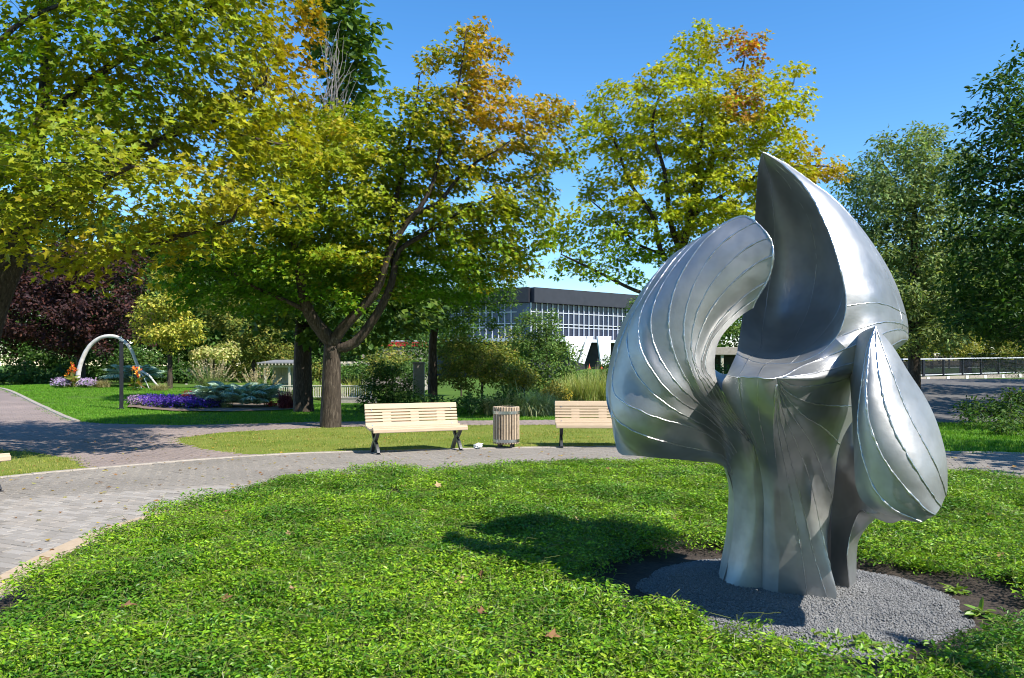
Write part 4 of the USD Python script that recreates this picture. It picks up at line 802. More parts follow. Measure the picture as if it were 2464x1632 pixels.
simple_tree('conifer_like_tree', 'bushy narrow green tree standing before the office building', 'tree', B2(1315, 37), 4.4, [(1300,785,37,55,55,1.1,.8), (1305,855,37,95,60,1.5,1.1), (1320,920,36.8,110,40,1.4,.9), (1385,910,36.8,55,35,1.2,.4), (1250,800,37,45,45,1,.4)], 800, 13, 0.14, [(0.08,0.15,0.03),(0.12,0.21,0.045),(0.17,0.25,0.06)], 134, trunk_r=0.1, spread=0.34, step=0.34, shape=OVAL)
for i, (px, py, Y, hx, hy, lab, c) in enumerate([(1030, 968, 25.5, 40, 26, 'low bright ferny plant right of the slim tree foot', MG), (1130, 968, 25.5, 60, 24, 'low leafy green plants behind the first bench, right half', MG), (1222, 962, 25.3, 45, 28, 'low dark green plant just behind the litter bin', DG), (1470, 890, 40, 30, 40, 'small green bush by the white slanted panels', MG)]):
    simple_tree('leafy_plant', lab, 'plant', B2(px, Y), 0.6, [(px, py, Y, hx, hy, .6, 1)], 150, 13, 0.12, c, 140 + i, trunk_r=0.015, spread=0.24, step=0.2, shape=OVAL)
for i, (px, Y, top, wd, lab, c) in enumerate([(1690, 60, 560, 120, 'green tree far behind the hole in the sculpture', MG), (1580, 74, 700, 90, 'low green tree behind the right end of the office building', MG), (1820, 66, 560, 130, 'green tree far back, mostly behind the horn', MG)]):
    simple_tree('background_tree', lab, 'tree', B2(px, Y), (HY - top) / FPX * Y + 1, [(px, (top + 880) / 2, Y, wd, (890 - top) / 2, 4, 1)], 420, 13, 0.3, c, 190 + i, trunk_r=0.25, spread=0.8, step=0.8)
for i, (px, py, Y, hx, hy, lab, c) in enumerate([(935, 870, 44, 60, 40, 'olive bush before the white kiosk wall', OL), (1000, 890, 43, 50, 35, 'bush standing behind the concrete slab', MG), (870, 895, 47, 60, 25, 'low bush at the right end of the picket fence', MG), (1710, 900, 40, 60, 35, 'bush behind the hole in the sculpture', DG)]):
    simple_tree('garden_bush', lab, 'shrub', B2(px, Y), 1.8, [(px, py, Y, hx, hy, 1.2, 1)], 240, 13, 0.17, c, 195 + i, trunk_r=0.05, spread=0.4, step=0.38)
# right side
simple_tree('grey_green_tree', 'soft grey-green tree behind the sculpture at the right', 'tree', B2(2200, 36), 11.5, [(2170,420,36,130,110,2.6,1.1), (2110,520,36,120,110,2.4,1.0), (2230,560,36,140,130,2.6,1.2), (2170,700,36,150,110,2.6,1.2), (2090,640,36,80,90,2,.6), (2280,420,36,90,90,2,.5), (2230,330,36,60,40,1.4,.3), (2230,790,35.4,110,60,2.0,.7), (2130,800,35.6,80,50,1.6,.5), (2290,680,36,90,90,2,.7)], 1700, 14, 0.19, GG, 151, trunk_r=0.28, spread=0.52, step=0.45, droop=0.7, shape=OVAL)
simple_tree('light_green_tree', 'sunlit green tree behind the bridge railing', 'tree', B2(2320, 58), 9, [(2300,720,58,140,110,3,1.2), (2200,770,58,110,80,2.5,.8), (2420,700,58,100,120,3,.8), (2130,770,57,80,90,2,.6)], 800, 14, 0.26, [(0.08,0.16,0.03),(0.13,0.22,0.035),(0.17,0.25,0.05)], 152, trunk_r=0.25, spread=0.6, step=0.6)
for i, (px, Y, top, wd, lab, c) in enumerate([(2160, 66, 600, 150, 'green tree mass beyond the bridge, just right of the sculpture', MG), (2330, 72, 560, 170, 'tall green tree far beyond the bridge', MG), (2480, 66, 500, 150, 'dark green tree beyond the bridge at the right edge', DG), (2050, 72, 620, 120, 'green tree beyond the bridge, hidden behind the horn', MG)]):
    simple_tree('background_tree', lab, 'tree', B2(px, Y), (HY - top) / FPX * Y + 1, [(px, (top + 880) / 2, Y, wd, (890 - top) / 2, 4, 1)], 600, 13, 0.3, c, 160 + i, trunk_r=0.3, spread=0.8, step=0.8)
for i, (px, py, Y, hx, lab) in enumerate([(2190, 850, 56, 60, 'low bush behind the bridge railing next to the sculpture'), (2420, 850, 57, 90, 'low bush behind the bridge railing under the dark pine')]):
    simple_tree('garden_bush', lab, 'shrub', B2(px, Y), 1.6, [(px, py, Y, hx, 40, 1.4, 1)], 240, 13, 0.2, OL, 170 + i, trunk_r=0.06, spread=0.42, step=0.4)
for i, (px, py, Y, hx, hy, lab, c) in enumerate([(850, 850, 52, 75, 45, 'dark bush hiding the white kiosk at the left', DG), (1010, 830, 50, 60, 50, 'green bush before the white kiosk at the right', MG), (930, 880, 48, 70, 30, 'leafy bush low before the white kiosk', MG), (900, 820, 51, 60, 40, 'dark bush right before the red band of the kiosk', DG), (770, 890, 52, 70, 30, 'low bush behind the picket fence between the trunks', OL), (690, 880, 56, 90, 35, 'low hedge behind the garden shelter', MG), (560, 880, 54, 80, 40, 'bush at the left of the garden shelter', OL), (1110, 815, 52, 70, 60, 'dark green bush under the left wing of the office building', DG), (1230, 840, 46, 60, 45, 'bush between the olive shrub and the narrow green tree', OL)]):
    simple_tree('garden_bush', lab, 'shrub', B2(px, Y), 2.4, [(px, py, Y, hx, hy, 1.4, 1)], 260, 13, 0.2, c, 180 + i, trunk_r=0.06, spread=0.42, step=0.4, cover=2.6)
simple_tree('yellow_shrub', 'yellow-green shrub rising just behind the bridge railing', 'shrub', B2(2310, 53), 3.0, [(2310,830,53,60,36,1.2,1)], 180, 14, 0.17, [(0.30,0.30,0.05),(0.2,0.24,0.05),(0.38,0.36,0.09)], 153, trunk_r=0.05, spread=0.36, step=0.35)
simple_tree('dark_tree', 'very dark broadleaf tree filling the right edge', 'tree', B2(2560, 21), 9.5, [(2430,300,20.5,90,180,1.5,1.0), (2400,560,20.5,110,110,1.8,1.1), (2430,720,20.5,110,100,1.8,1.0), (2560,450,21,160,300,2.5,1.6), (2340,640,20.5,70,50,1.2,.4), (2450,180,20.5,45,70,.9,.4), (2330,430,20.5,40,30,.7,.15), (2400,420,21.5,110,130,1.8,.9), (2390,700,21.8,110,130,1.8,1.0), (2330,760,20.8,60,60,1.2,.5)], 2600, 13, 0.16, DG, 154, trunk_r=0.28, spread=0.36, step=0.34, shape=OVAL)
simple_tree('dark_pine', 'dark low pine bough hanging before the bridge railing', 'tree', B2(2530, 20), 3.5, [(2420,880,20,80,30,.9,1), (2360,865,20,40,25,.6,.4), (2460,800,20,70,40,.9,.7), (2350,900,20,30,14,.4,.2)], 480, 26, 0.11, [(0.012,0.035,0.014),(0.02,0.05,0.018)], 155, shape=np.array([(0,0),(.5,-.03),(1,0),(.5,.03)]), trunk_r=0.12, spread=0.16, step=0.2, flat=1.0)
simple_tree('shade_shrub', 'spreading dark shrub on the shaded bank at the right edge', 'shrub', B2(2420, 20), 1.0, [(2400,985,20,95,30,.9,1), (2470,970,20,60,45,.9,.8), (2330,1000,19.6,40,14,.5,.3)], 420, 14, 0.10, DG, 156, trunk_r=0.03, spread=0.24, step=0.2, shape=OVAL)
simple_tree('shade_shrub', 'lighter low shrub at the front of the bank by the right edge', 'shrub', B2(2430, 18.3), 0.7, [(2425,1022,18.2,70,22,.6,1)], 240, 14, 0.09, MG, 157, trunk_r=0.02, spread=0.2, step=0.17, shape=OVAL)
# trees beside and behind the camera: they shade the right path and the near corner, and stand in the sculpture's reflections
def around(name, label, x, y, h, rad, seed, n=420, cols=MG):
    c = [(x, y, h - rad)]
    r = np.random.default_rng(seed); u = rand_unit(r, n) * (r.random((n, 1)) ** .4) * rad + np.array([x, y, h - rad]); b0 = np.array([x, y, 0.0])
    pos, par, rd, kids, nl = colonize([([(b0, .25), (b0 + [0, 0, h * .7], .08)], False)], u, 0.6, 8, 0.9, 40, seed=seed)
    t = thing(name, label, 'tree', (x, y, 0)); obj('trunk', tuple(q - b0 if i == 0 else q for i, q in enumerate(skeleton_mesh(pos, par, rd, 3))), M['bark'], t)
    T = pos[(rd < .03)]; P = np.repeat(T, 14, 0) + rand_unit(r, len(T) * 14) * .8 * r.random((len(T) * 14, 1)) ** .4
    v, f, c_ = leaf_mesh(P - b0, np.array([0, 0, 1.]) + r.normal(0, .6, P.shape), r.normal(size=P.shape), r.uniform(.3, .46, len(P)), pick(r, len(P), cols, None, .2), RHOMB, 0.1, 0.1)
    tinted('crown', (v, f, c_), M['leaf'], t, kind='stuff')
around('shade_tree', 'tree right of the frame that shades the path beyond the sculpture', 14.9, 10.8, 8.6, 3.4, 201, 520)
around('shade_tree', 'small tree right of the camera that shades the near corner of the bed', 7.35, 0.25, 6.0, 2.0, 202)
for i, (x, y, h, rad) in enumerate([(21, 24, 10, 4.3), (27, 31, 11, 5), (34, 39, 11, 5.2)]):
    around('shade_tree', ['tree outside the frame shading the near plaza by the bridge', 'tree outside the frame shading the middle of the plaza', 'tree outside the frame shading the bridge approach'][i], x, y, h, rad, 230 + i, 520, DG)
for i, (x, y, h, rad) in enumerate([(-13, -7, 13, 5.4), (-5, -11, 15, 6), (4, -12, 15, 6), (12, -15, 13, 5.4), (21, -12, 10, 4.4), (-18, 1, 11, 4.6), (22, 3, 10, 4.4)]):
    around('park_tree', ['leafy tree far left behind the viewer', 'broad tree straight behind the viewer', 'round tree behind the viewer to the right', 'tall tree at the back right behind the viewer', 'tree at the far right behind the viewer', 'tree beyond the left bench, outside the view', 'tree far right of the sculpture, outside the view'][i], x, y, h, rad, 210 + i, 700, DG if i % 2 else MG)
# ------------------------------------------------------------------ benches, bin, post
M['plank'] = mat('tan_plank', {'c': ('texture_coordinate', {}), 'mp': ('mapping', {'scale': (1.2, 14, 14)}), 'n': ('noise_texture', {'scale': 4.0, 'detail': 5.0}), 'r': ('rgb_ramp', {'ramp': [(0.25, (0.43, 0.325, 0.215)), (0.75, (0.52, 0.40, 0.275))]}),
    'bm': ('bump', {'strength': 0.15, 'distance': 0.003}), 'p': ('principled_bsdf', {'roughness': 0.5, 'specular_ior_level': 0.4})},
    [('c.object', 'mp.vector'), ('mp.vector', 'n.vector'), ('n.fac', 'r.fac'), ('r.color', 'p.base_color'), ('n.fac', 'bm.height'), ('bm.normal', 'p.normal')], 'p.BSDF')
M['plank_grey'] = varied('weathered_slat', (0.25, 0.185, 0.125), (0.46, 0.35, 0.235), 18, 0.65)
M['iron'] = varied('black_cast_iron', (0.018, 0.018, 0.019), (0.035, 0.035, 0.037), 14, 0.38, spec=0.6)
M['steel'] = varied('steel_band', (0.42, 0.42, 0.43), (0.55, 0.55, 0.56), 20, 0.28, metallic=1.0)
M['liner'] = varied('dark_liner', (0.012, 0.012, 0.012), (0.02, 0.02, 0.02), 10, 0.6)
M['post'] = varied('dark_post_paint', (0.008, 0.010, 0.014), (0.016, 0.019, 0.024), 4, 0.55, spec=0.25)
M['paper'] = varied('white_paper', (0.75, 0.75, 0.73), (0.85, 0.85, 0.83), 20, 0.9)
def rotx(d): return trimesh.transformations.rotation_matrix(math.radians(d), [1, 0, 0])
def bench(label, loc, rz, group=None):
    """plank bench, long axis x, front towards -y"""
    t = thing('park_bench', label, 'bench', loc, rz, group); Lb = 1.83
    tilt = 14; ax = np.array([0, 0.235, 0.44]); up = np.array([0, math.sin(math.radians(tilt)), math.cos(math.radians(tilt))]); R = rotx(-tilt)
    s = 0.055
    for hgt, nm in ((0.105, 'back_slat'), (0.045, 'back_slat'), (0.045, 'back_slat'), (0.045, 'back_slat'), (0.045, 'back_slat'), (0.105, 'back_slat')):
        obj(nm, cbox(Lb, 0.038, hgt, 0.007, ax + up * (s + hgt / 2 - 0.05), R), M['plank'], t); top = s + hgt; s = top + 0.0135
        if s < 0.36:
            for x in (-0.50, 0.05, 0.58): obj('spacer', cbox(0.165, 0.030, 0.0135, 0.0015, ax + up * (top + 0.0067 - 0.05) + [x, 0, 0], R), M['plank'], t)
    for y in (-0.262, -0.160, -0.058, 0.044, 0.146): obj('seat_slat', cbox(Lb, 0.096, 0.038, 0.007, (0, y + 0.02, 0.437 + 0.03 * (abs(y + 0.06) / 0.2) ** 2), rotx(-4)), M['plank'], t)
    obj('front_rail', cbox(Lb, 0.04, 0.07, 0.010, (0, -0.298, 0.425)), M['plank'], t)
    for x in (-0.80, 0.80):
        for k, (f0, f1) in enumerate((((-0.24, 0.0), (0.16, 0.41)), ((0.20, 0.0), (-0.22, 0.41)))):
            P = [(x, f0[0], 0.012), (x, f0[0] * 0.72, 0.10), (x, f0[0] * 0.25, 0.20), (x, f1[0] * 0.35, 0.27), (x, f1[0] * 0.8, 0.36), (x, f1[0], f1[1])]
            C = spline(P, 14); T = np.gradient(C, axis=0); T /= np.linalg.norm(T, axis=1, keepdims=True); N = np.cross(T, [1, 0, 0]); o = 0.0 if k else 0.004
            w = np.linspace(0.036, 0.026, 14)[:, None]; q = np.stack([C - N * w + [-.03 + o, 0, 0], C + N * w + [-.03 + o, 0, 0], C + N * w + [.03 - o, 0, 0], C - N * w + [.03 - o, 0, 0]], 1); f = []
            for i in range(13):
                for e in range(4): a0, b0 = i * 4 + e, i * 4 + (e + 1) % 4; f += [(a0, b0, b0 + 4), (a0, b0 + 4, a0 + 4)]
            f += [(0, 2, 1), (0, 3, 2), (52, 53, 54), (52, 54, 55)]
            lg = obj('leg', (q.reshape(-1, 3), np.array(f)), M['iron'], t)
            obj('foot', cbox(0.066, 0.09, 0.014, 0.003, (x, f0[0] * 1.04, 0.007)), M['iron'], lg)
        obj('seat_bracket', cbox(0.05, 0.50, 0.022, 0.004, (x, -0.05, 0.405)), M['iron'], t)
        obj('back_bracket', cbox(0.05, 0.016, 0.44, 0.003, ax + up * 0.16 + [x, 0.03, 0], R), M['iron'], t)
        for hh in (0.055, 0.345):
            c = trimesh.creation.cylinder(0.011, 0.010, sections=10); c.apply_transform(rotx(90)); c.apply_transform(R); c.apply_translation(ax + up * hh + np.array([x * 0.985, -0.022, 0])); obj('bolt', c, M['steel'], t)
    return t
def pair(p0, p1):
    p0, p1 = np.array(p0), np.array(p1); return p0, math.atan2(*(p1 - p0)[::-1])
b1l, b1r = gnd(908, 1094), gnd(1110, 1084); ang1 = math.atan2(b1r[1] - b1l[1], b1r[0] - b1l[0]); mid1 = (b1l + b1r) / 2; n1 = np.array([-math.sin(ang1), math.cos(ang1), 0])
bench('whole tan plank bench with black crossed legs, left of the litter bin', mid1 + n1 * 0.22, ang1)
b2 = gnd(1352, 1078) ; bench('tan plank bench partly hidden behind the curled wing of the sculpture', b2 + np.array([0.80, 0.22, 0]), math.radians(-1))
b3 = gnd(26, 1178); d3 = np.array([0.48, 0.877, 0]); bench('bench cut by the left picture edge, only seat end and leg showing', b3 - d3 * 0.97 + np.array([-0.877, 0.48, 0]) * 0.2, math.atan2(d3[1], d3[0]))

c = at(1218, 0, 15.45); tb = thing('litter_bin', 'round slatted litter bin with two steel bands between the benches', 'litter bin', (c[0], 15.45, 0), 0.1)
for k in range(28):
    a0 = 2 * PI * k / 28; R = trimesh.transformations.rotation_matrix(a0, [0, 0, 1])
    s_ = cbox(0.035, 0.022, 0.70, 0.005); s_.apply_translation([0, -0.248, 0.435])
    tp = cbox(0.035, 0.03, 0.03, 0.008); tp.apply_translation([0, -0.243, 0.79]); s2 = trimesh.convex.convex_hull(np.vstack([s_.vertices, tp.vertices])); s2.apply_transform(R)
    obj('slat', s2, M['plank_grey'] if k % 3 else M['plank'], tb)
def hoop(r0, r1, z0, z1, n=48):
    prof = np.array([[r0, z0], [r1, z0], [r1, z1], [r0, z1], [r0, z0]]); return trimesh.creation.revolve(prof, sections=n)
for z0 in (0.115, 0.665): obj('band', hoop(0.259, 0.265, z0, z0 + 0.058), M['steel'], tb, smooth=40)
cy = trimesh.creation.cylinder(0.222, 0.66, sections=36); cy.apply_translation([0, 0, 0.41]); obj('liner', cy, M['liner'], tb, smooth=40)
obj('rim', hoop(0.19, 0.246, 0.79, 0.803), M['plank_grey'], tb, smooth=40)
for k in range(4):
    a0 = k * PI / 2 + .5; obj('foot', cbox(0.05, 0.05, 0.085, 0.006, (0.17 * math.cos(a0), 0.17 * math.sin(a0), 0.0425)), M['iron'], tb)

pr = np.random.default_rng(3); s_ = trimesh.creation.icosphere(2, 0.055); s_.vertices *= (1 + pr.normal(0, 0.22, (len(s_.vertices), 1))) * np.array([1.3, .9, .8]); s_.vertices[:, 2] -= s_.vertices[:, 2].min()
g = gnd(1150, 1080); s_.apply_translation(g + [0, 0, .004]); tag(obj('crumpled_paper', s_, M['paper']), 'crumpled white paper on the pavers between bench and litter bin', 'litter')

pb = gnd(292, 988); pb[1] = 27.8; pb[0] = (292 - CX) / FPX * 27.8; pz = float(ztop(pb[0], 27.8)); tp_ = thing('dark_post', 'plain dark square post standing on the left lawn', 'post', (pb[0], 27.8, pz), 0.5)
hp = EYE - (822 - HY) / FPX * 27.8 - pz
obj('shaft', cbox(0.13, 0.13, hp - 0.03, 0.012, (0, 0, (hp - 0.03) / 2)), M['post'], tp_); obj('cap', cbox(0.15, 0.15, 0.03, 0.006, (0, 0, hp - 0.012)), M['post'], tp_); obj('base_plate', cbox(0.22, 0.22, 0.02, 0.004, (0, 0, 0.012)), M['post'], tp_)

# ------------------------------------------------------------------ white arch of bare wood
M['drift'] = varied('pale_bare_wood', (0.42, 0.40, 0.36), (0.62, 0.59, 0.54), 5, 0.85, bump=0.3, bscale=30)
def z7(x, y, Y=38.0): return at(100 + x / 7.128, 780 + y / 7.128, Y)
gz = float(ztop(-19, 38)); o = z7(620, 1110); o[2] = gz
arch = thing('bent_wood_arch', 'pale arch of a bent bare trunk rising from the flowers', 'sculpture', o)
main = spline([z7(590,1130), z7(620,930), z7(650,760), z7(700,600), z7(780,440), z7(880,320), z7(1000,240), z7(1150,205), z7(1300,225), z7(1420,300), z7(1530,430), z7(1600,590), z7(1650,720), z7(1672,800)], 60)
rm = np.interp(np.linspace(0, 1, 60), [0, .25, .55, .8, 1], [40, 36, 30, 26, 24]) / 7.128 / FPX * 38
obj('trunk', tuple(q - o if i == 0 else q for i, q in enumerate(tube(main, rm, 12, noise=0.05, rng=pr))), M['drift'], arch, smooth=True)
for pts, r0, r1 in (([(1668,770), (1680,870), (1690,970), (1650,1080), (1630,1165)], 20, 11), ([(1672,780), (1760,830), (1850,890), (1940,1000), (2020,1080), (2090,1150)], 20, 12), ([(1690,820), (1740,890), (1790,990), (1850,1120)], 11, 6), ([(1680,980), (1700,1060), (1740,1140)], 9, 6)):
    C = spline([z7(*p, 38 - 0.12 * i) for i, p in enumerate(pts)], 22); obj('branch', tuple(q - o if i == 0 else q for i, q in enumerate(tube(C, np.linspace(r0, r1, 22) / 7.128 / FPX * 38, 8, noise=0.05, rng=pr))), M['drift'], arch, smooth=True)

# ------------------------------------------------------------------ flowers and grasses
fr_ = np.random.default_rng(55)
def join(*L):
    vs, fs, ts, o_ = [], [], [], 0
    for v, f, t in L: vs.append(v); fs.append(f + o_); ts.append(t); o_ += len(v)
    return np.vstack(vs), np.vstack(fs), np.vstack(ts)
def on_land(px, py, Y):
    x = (px - CX) / FPX * Y; return np.array([x, Y, float(ztop(x, Y))])
def flower_patch(name, label, catg, pts, h, cols, stem, seed, size=0.03, n_per=26):
    """low flowering clumps at points; each plant a little dome of petals over leaves"""
    r = np.random.default_rng(seed); P = np.asarray(pts); o_ = P.mean(0); N = len(P) * n_per
    B = np.repeat(P, n_per, 0); R = r.random(N) ** .5 * h * 0.55; th_ = r.random(N) * 6.28
    pos = B + np.stack([R * np.cos(th_), R * np.sin(th_), h * (0.35 + 0.75 * r.random(N)) * (1 - 0.5 * (R / (h * .55)) ** 2)], 1) - o_
    a_ = leaf_mesh(pos, np.array([0, -.3, 1.]) + r.normal(0, .6, (N, 3)), r.normal(size=(N, 3)), r.uniform(.7, 1.3, N) * size, pick(r, N, cols, None, .18), OVAL, 0.1, 0.1)
    M2 = N // 2; q = r.integers(0, N, M2); pos2 = pos[q] * np.array([1, 1, .75]) - [0, 0, .03]
    l_ = leaf_mesh(pos2, np.array([0, 0, 1.]) + r.normal(0, .7, (M2, 3)), r.normal(size=(M2, 3)) + [0, 0, .5], r.uniform(.7, 1.3, M2) * size * 1.2, pick(r, M2, stem, None, .2), OVAL)
    t = thing(name, label, catg, o_); tinted('blossom', a_, M['petal'], t, kind='stuff'); tinted('leaves', l_, M['leaf'], t, kind='stuff'); return t
def area(px0, px1, Y0, Y1, n, seed, skew=0.0):
    r = np.random.default_rng(seed); out = []
    for _ in range(n):
        u, v = r.random(), r.random(); rad = math.sqrt(v); a_ = u * 6.28; px = (px0 + px1) / 2 + (px1 - px0) / 2 * rad * math.cos(a_); Y = (Y0 + Y1) / 2 + (Y1 - Y0) / 2 * rad * math.sin(a_) + skew * (px - px0) / (px1 - px0)
        out.append(on_land(px, 0, Y))
    return out
PUR = [(0.07, 0.025, 0.27), (0.11, 0.045, 0.36), (0.05, 0.018, 0.18), (0.17, 0.09, 0.42)]
mulch_poly = sg.Polygon([((px - CX) / FPX * Y, Y) for px, Y in ((305, 28.2), (420, 26.9), (560, 26.6), (660, 27.2), (716, 28.4), (716, 31.5), (640, 34), (480, 34.5), (330, 32.5))])
obj('flower_bed_soil', sheet(mulch_poly, 0.01, 0.5, lambda P: 0.06 * meshkit.fbm(np.c_[P * 1.5, P[:, 0] * 0], 2, 3)), M['mulch'], smooth=True, kind='structure')
flower_patch('purple_flowers', 'long low bed of deep violet flowers on the left lawn', 'flower bed', area(330, 545, 28.0, 31.2, 260, 1), 0.34, PUR, DG, 301, 0.07, 34)
flower_patch('mauve_flowers', 'pale mauve flowers at the left end of the violet bed', 'flower bed', area(312, 362, 28.8, 31, 40, 2), 0.30, [(0.30, 0.19, 0.30), (0.22, 0.12, 0.25), (0.38, 0.28, 0.34)], DG, 302, 0.065, 26)
flower_patch('lilac_flowers', 'lilac flower mound left of the arch foot', 'flowers', area(132, 170, 36.6, 38, 34, 3), 0.42, [(0.42, 0.30, 0.46), (0.32, 0.22, 0.38), (0.5, 0.4, 0.52)], MG, 303, 0.08, 34)
flower_patch('lilac_flowers', 'lilac flower mound right of the arch foot', 'flowers', area(192, 228, 36.8, 38.4, 34, 4), 0.40, [(0.42, 0.30, 0.46), (0.32, 0.22, 0.38), (0.5, 0.4, 0.52)], MG, 304, 0.08, 34)
flower_patch('red_flowers', 'red flowers between the pergola and the dark red grass', 'flowers', area(640, 668, 29.2, 30.4, 16, 5), 0.26, [(0.45, 0.03, 0.05), (0.35, 0.02, 0.04)], MG, 305, 0.06, 26)
flower_patch('red_flowers', 'red flowers behind the violet bed at the picket fence', 'flowers', area(440, 470, 33, 34, 16, 6), 0.32, [(0.45, 0.05, 0.09), (0.35, 0.02, 0.05)], MG, 306, 0.07, 26)
def canna(label, px, Y, n, seed, cols):
    r = np.random.default_rng(seed); o_ = on_land(px, 0, Y) + [0, -.35, 0]; t = thing('canna_plant', label, 'flower', o_)
    for k in range(n):
        b0 = r.normal(0, .16, 3) * [1, .7, 0]; h = r.uniform(.5, 1.05); top = b0 + [r.normal(0, .08), r.normal(0, .05), h]
        obj('stem', tube([b0, top], [.014, .008], 5), M['stemgreen'], t)
        q = r.integers(5, 8); tinted('flower', leaf_mesh(top + r.normal(0, .035, (q, 3)), r.normal(size=(q, 3)) + [0, -.6, .4], r.normal(size=(q, 3)) + [0, 0, .7], r.uniform(.13, .2, q), pick(r, q, cols, None, .12), OVAL), M['petal'], t)
        q = 4; tinted('leaves', leaf_mesh(b0 + (top - b0) * r.uniform(.1, .6, (q, 1)), r.normal(size=(q, 3)) + [0, 0, .8], r.normal(size=(q, 3)) * [1, 1, .3] + [0, 0, .5], r.uniform(.28, .42, q), pick(r, q, [(0.16, 0.20, 0.03), (0.10, 0.14, 0.03), (0.2, 0.14, 0.04)], None, .15), OVAL), M['leaf'], t)
M['stemgreen'] = varied('green_stem', (0.06, 0.11, 0.02), (0.1, 0.16, 0.03), 10, 0.7)
canna('orange and red tall flowers at the left foot of the arch', 182, 37.4, 11, 310, [(0.75, 0.22, 0.02), (0.6, 0.05, 0.03), (0.8, 0.42, 0.04)])
canna('small orange and red flowers under the branching end of the arch', 340, 36.8, 6, 311, [(0.75, 0.22, 0.02), (0.6, 0.06, 0.03), (0.8, 0.5, 0.1)])
def grass_clump(name, label, px, Y, n, h0, h1, w, cols, seed, lean=0.55, R=0.25, plume=None, nplume=0, droop=0.7, off=(0, 0), group=None):
    r = np.random.default_rng(seed); o_ = on_land(px, 0, Y); t = thing(name, label, 'ornamental grass', o_, 0, group)
    rad = R * np.sqrt(r.random(n)); th_ = r.random(n) * 6.28; base = np.stack([rad * np.cos(th_), rad * np.sin(th_), 0 * th_], 1)
    tinted('blades', blades(r, n, R, h0, h1, w, cols, lean, None, 5, base, droop), M['blade'], t, kind='stuff')
    if nplume:
        L = []
        for k in range(nplume):
            a_ = r.random() * 6.28; ln = r.uniform(.15, .75); h = h1 * r.uniform(1.0, 1.3); e = np.array([math.cos(a_) * math.sin(ln), math.sin(a_) * math.sin(ln), math.cos(ln)])
            s0 = e * h * 0.72; s1 = e * h + [0, 0, -.06 * h * ln]; q = 26; u = r.random((q, 1)); P = s0 + (s1 - s0) * u + r.normal(0, .012, (q, 3)) * (1.2 - u)
            L.append(leaf_mesh(P, r.normal(size=(q, 3)), (s1 - s0) * 2 + r.normal(0, .12, (q, 3)), r.uniform(.05, .09, q), pick(r, q, plume, None, .1), RHOMB))
            sv, sf = tube([e * .1, s0, s1], [.004, .003, .002], 3, cap=False); L.append((sv, sf, np.tile(np.array(plume[0]) * .8, (len(sv), 1))))
        tinted('plumes', join(*L), M['blade'], t, kind='stuff')
    return t
YG = [(0.16, 0.23, 0.05), (0.22, 0.27, 0.07), (0.11, 0.18, 0.035)]; VAR = [(0.50, 0.50, 0.20), (0.34, 0.38, 0.11), (0.62, 0.60, 0.32)]; STR = [(0.42, 0.36, 0.2), (0.5, 0.43, 0.27)]
grass_clump('plumed_grass', 'big clump of green grass with straw plumes behind the silvery plants, left clump', 510, 33.2, 700, 0.9, 1.5, .016, YG, 320, 0.45, .45, STR, 46)
grass_clump('plumed_grass', 'big clump of green grass with straw plumes next to the pergola', 622, 33, 520, 0.8, 1.4, .016, YG, 321, 0.42, .4, STR, 30)
grass_clump('dark_red_grass', 'round tussock of dark red grass at the left of the rear trunk', 688, 28.6, 900, 0.6, 0.95, .012, [(0.16, 0.035, 0.05), (0.24, 0.07, 0.08), (0.11, 0.025, 0.04)], 322, 0.5, .25)
grass_clump('straw_grass', 'small straw-coloured tussock right of the lilac flowers', 245, 37.6, 420, 0.4, 0.65, .014, [(0.36, 0.30, 0.15), (0.28, 0.26, 0.10)], 323, 0.7, .35)
grass_clump('straw_grass', 'small straw-coloured tussock under the branching end of the arch', 385, 36.5, 420, 0.35, 0.6, .014, [(0.36, 0.32, 0.15), (0.26, 0.27, 0.10)], 324, 0.7, .35)
grass_clump('straw_grass', 'tiny straw tussock between the violet bed and the silvery plant', 547, 28.6, 260, 0.25, 0.45, .012, [(0.30, 0.28, 0.12), (0.22, 0.22, 0.07)], 325, 0.6, .18)
for i, (px, Y, h, lab) in enumerate([(1188, 25.6, .75, 'pale striped grass left of the litter bin, half behind shrubs'), (1228, 25.2, .8, 'pale striped grass directly behind the litter bin'), (1268, 25.0, .9, 'pale arching striped grass just right of the litter bin'), (1302, 25.2, .75, 'pale arching striped grass left of the golden flowers'), (1318, 25.6, .6, 'small pale striped grass beside the golden flowers')]):
    grass_clump('striped_grass', lab, px, Y, 420, .55 * h * 1.6, h * 1.6, .024, VAR, 330 + i, 0.6, .3, droop=.9)
for i, (px, Y, h, lab) in enumerate([(1385, 30.5, 1.5, 'tall green grass left of the others above the second bench'), (1418, 30, 1.6, 'tall green grass above the middle of the second bench'), (1452, 30.2, 1.7, 'tall green grass right beside the curled wing'), (1490, 30.5, 1.6, 'tall green grass half hidden by the curled wing'), (1365, 31.2, 1.3, 'tall green grass behind the golden flowers')]):
    grass_clump('tall_grass', lab, px, Y, 330, .6 * h, h, .022, [(0.27, 0.34, 0.08), (0.36, 0.40, 0.13), (0.46, 0.45, 0.19)], 340 + i, 0.32, .35, droop=.8)
for i, (px, Y, h, lab) in enumerate([(783, 46, 1.5, 'yellow-green grass seen between the two big trunks'), (850, 46, 1.7, 'yellow striped grass behind the picket fence right of the forked trunk'), (880, 47, 1.4, 'yellow striped grass at the right end of the picket fence')]):
    grass_clump('striped_grass', lab, px, Y, 300, .6 * h, h, .035, [(0.34, 0.38, 0.08), (0.25, 0.30, 0.06), (0.44, 0.44, 0.14)], 350 + i, 0.4, .5, droop=.9)
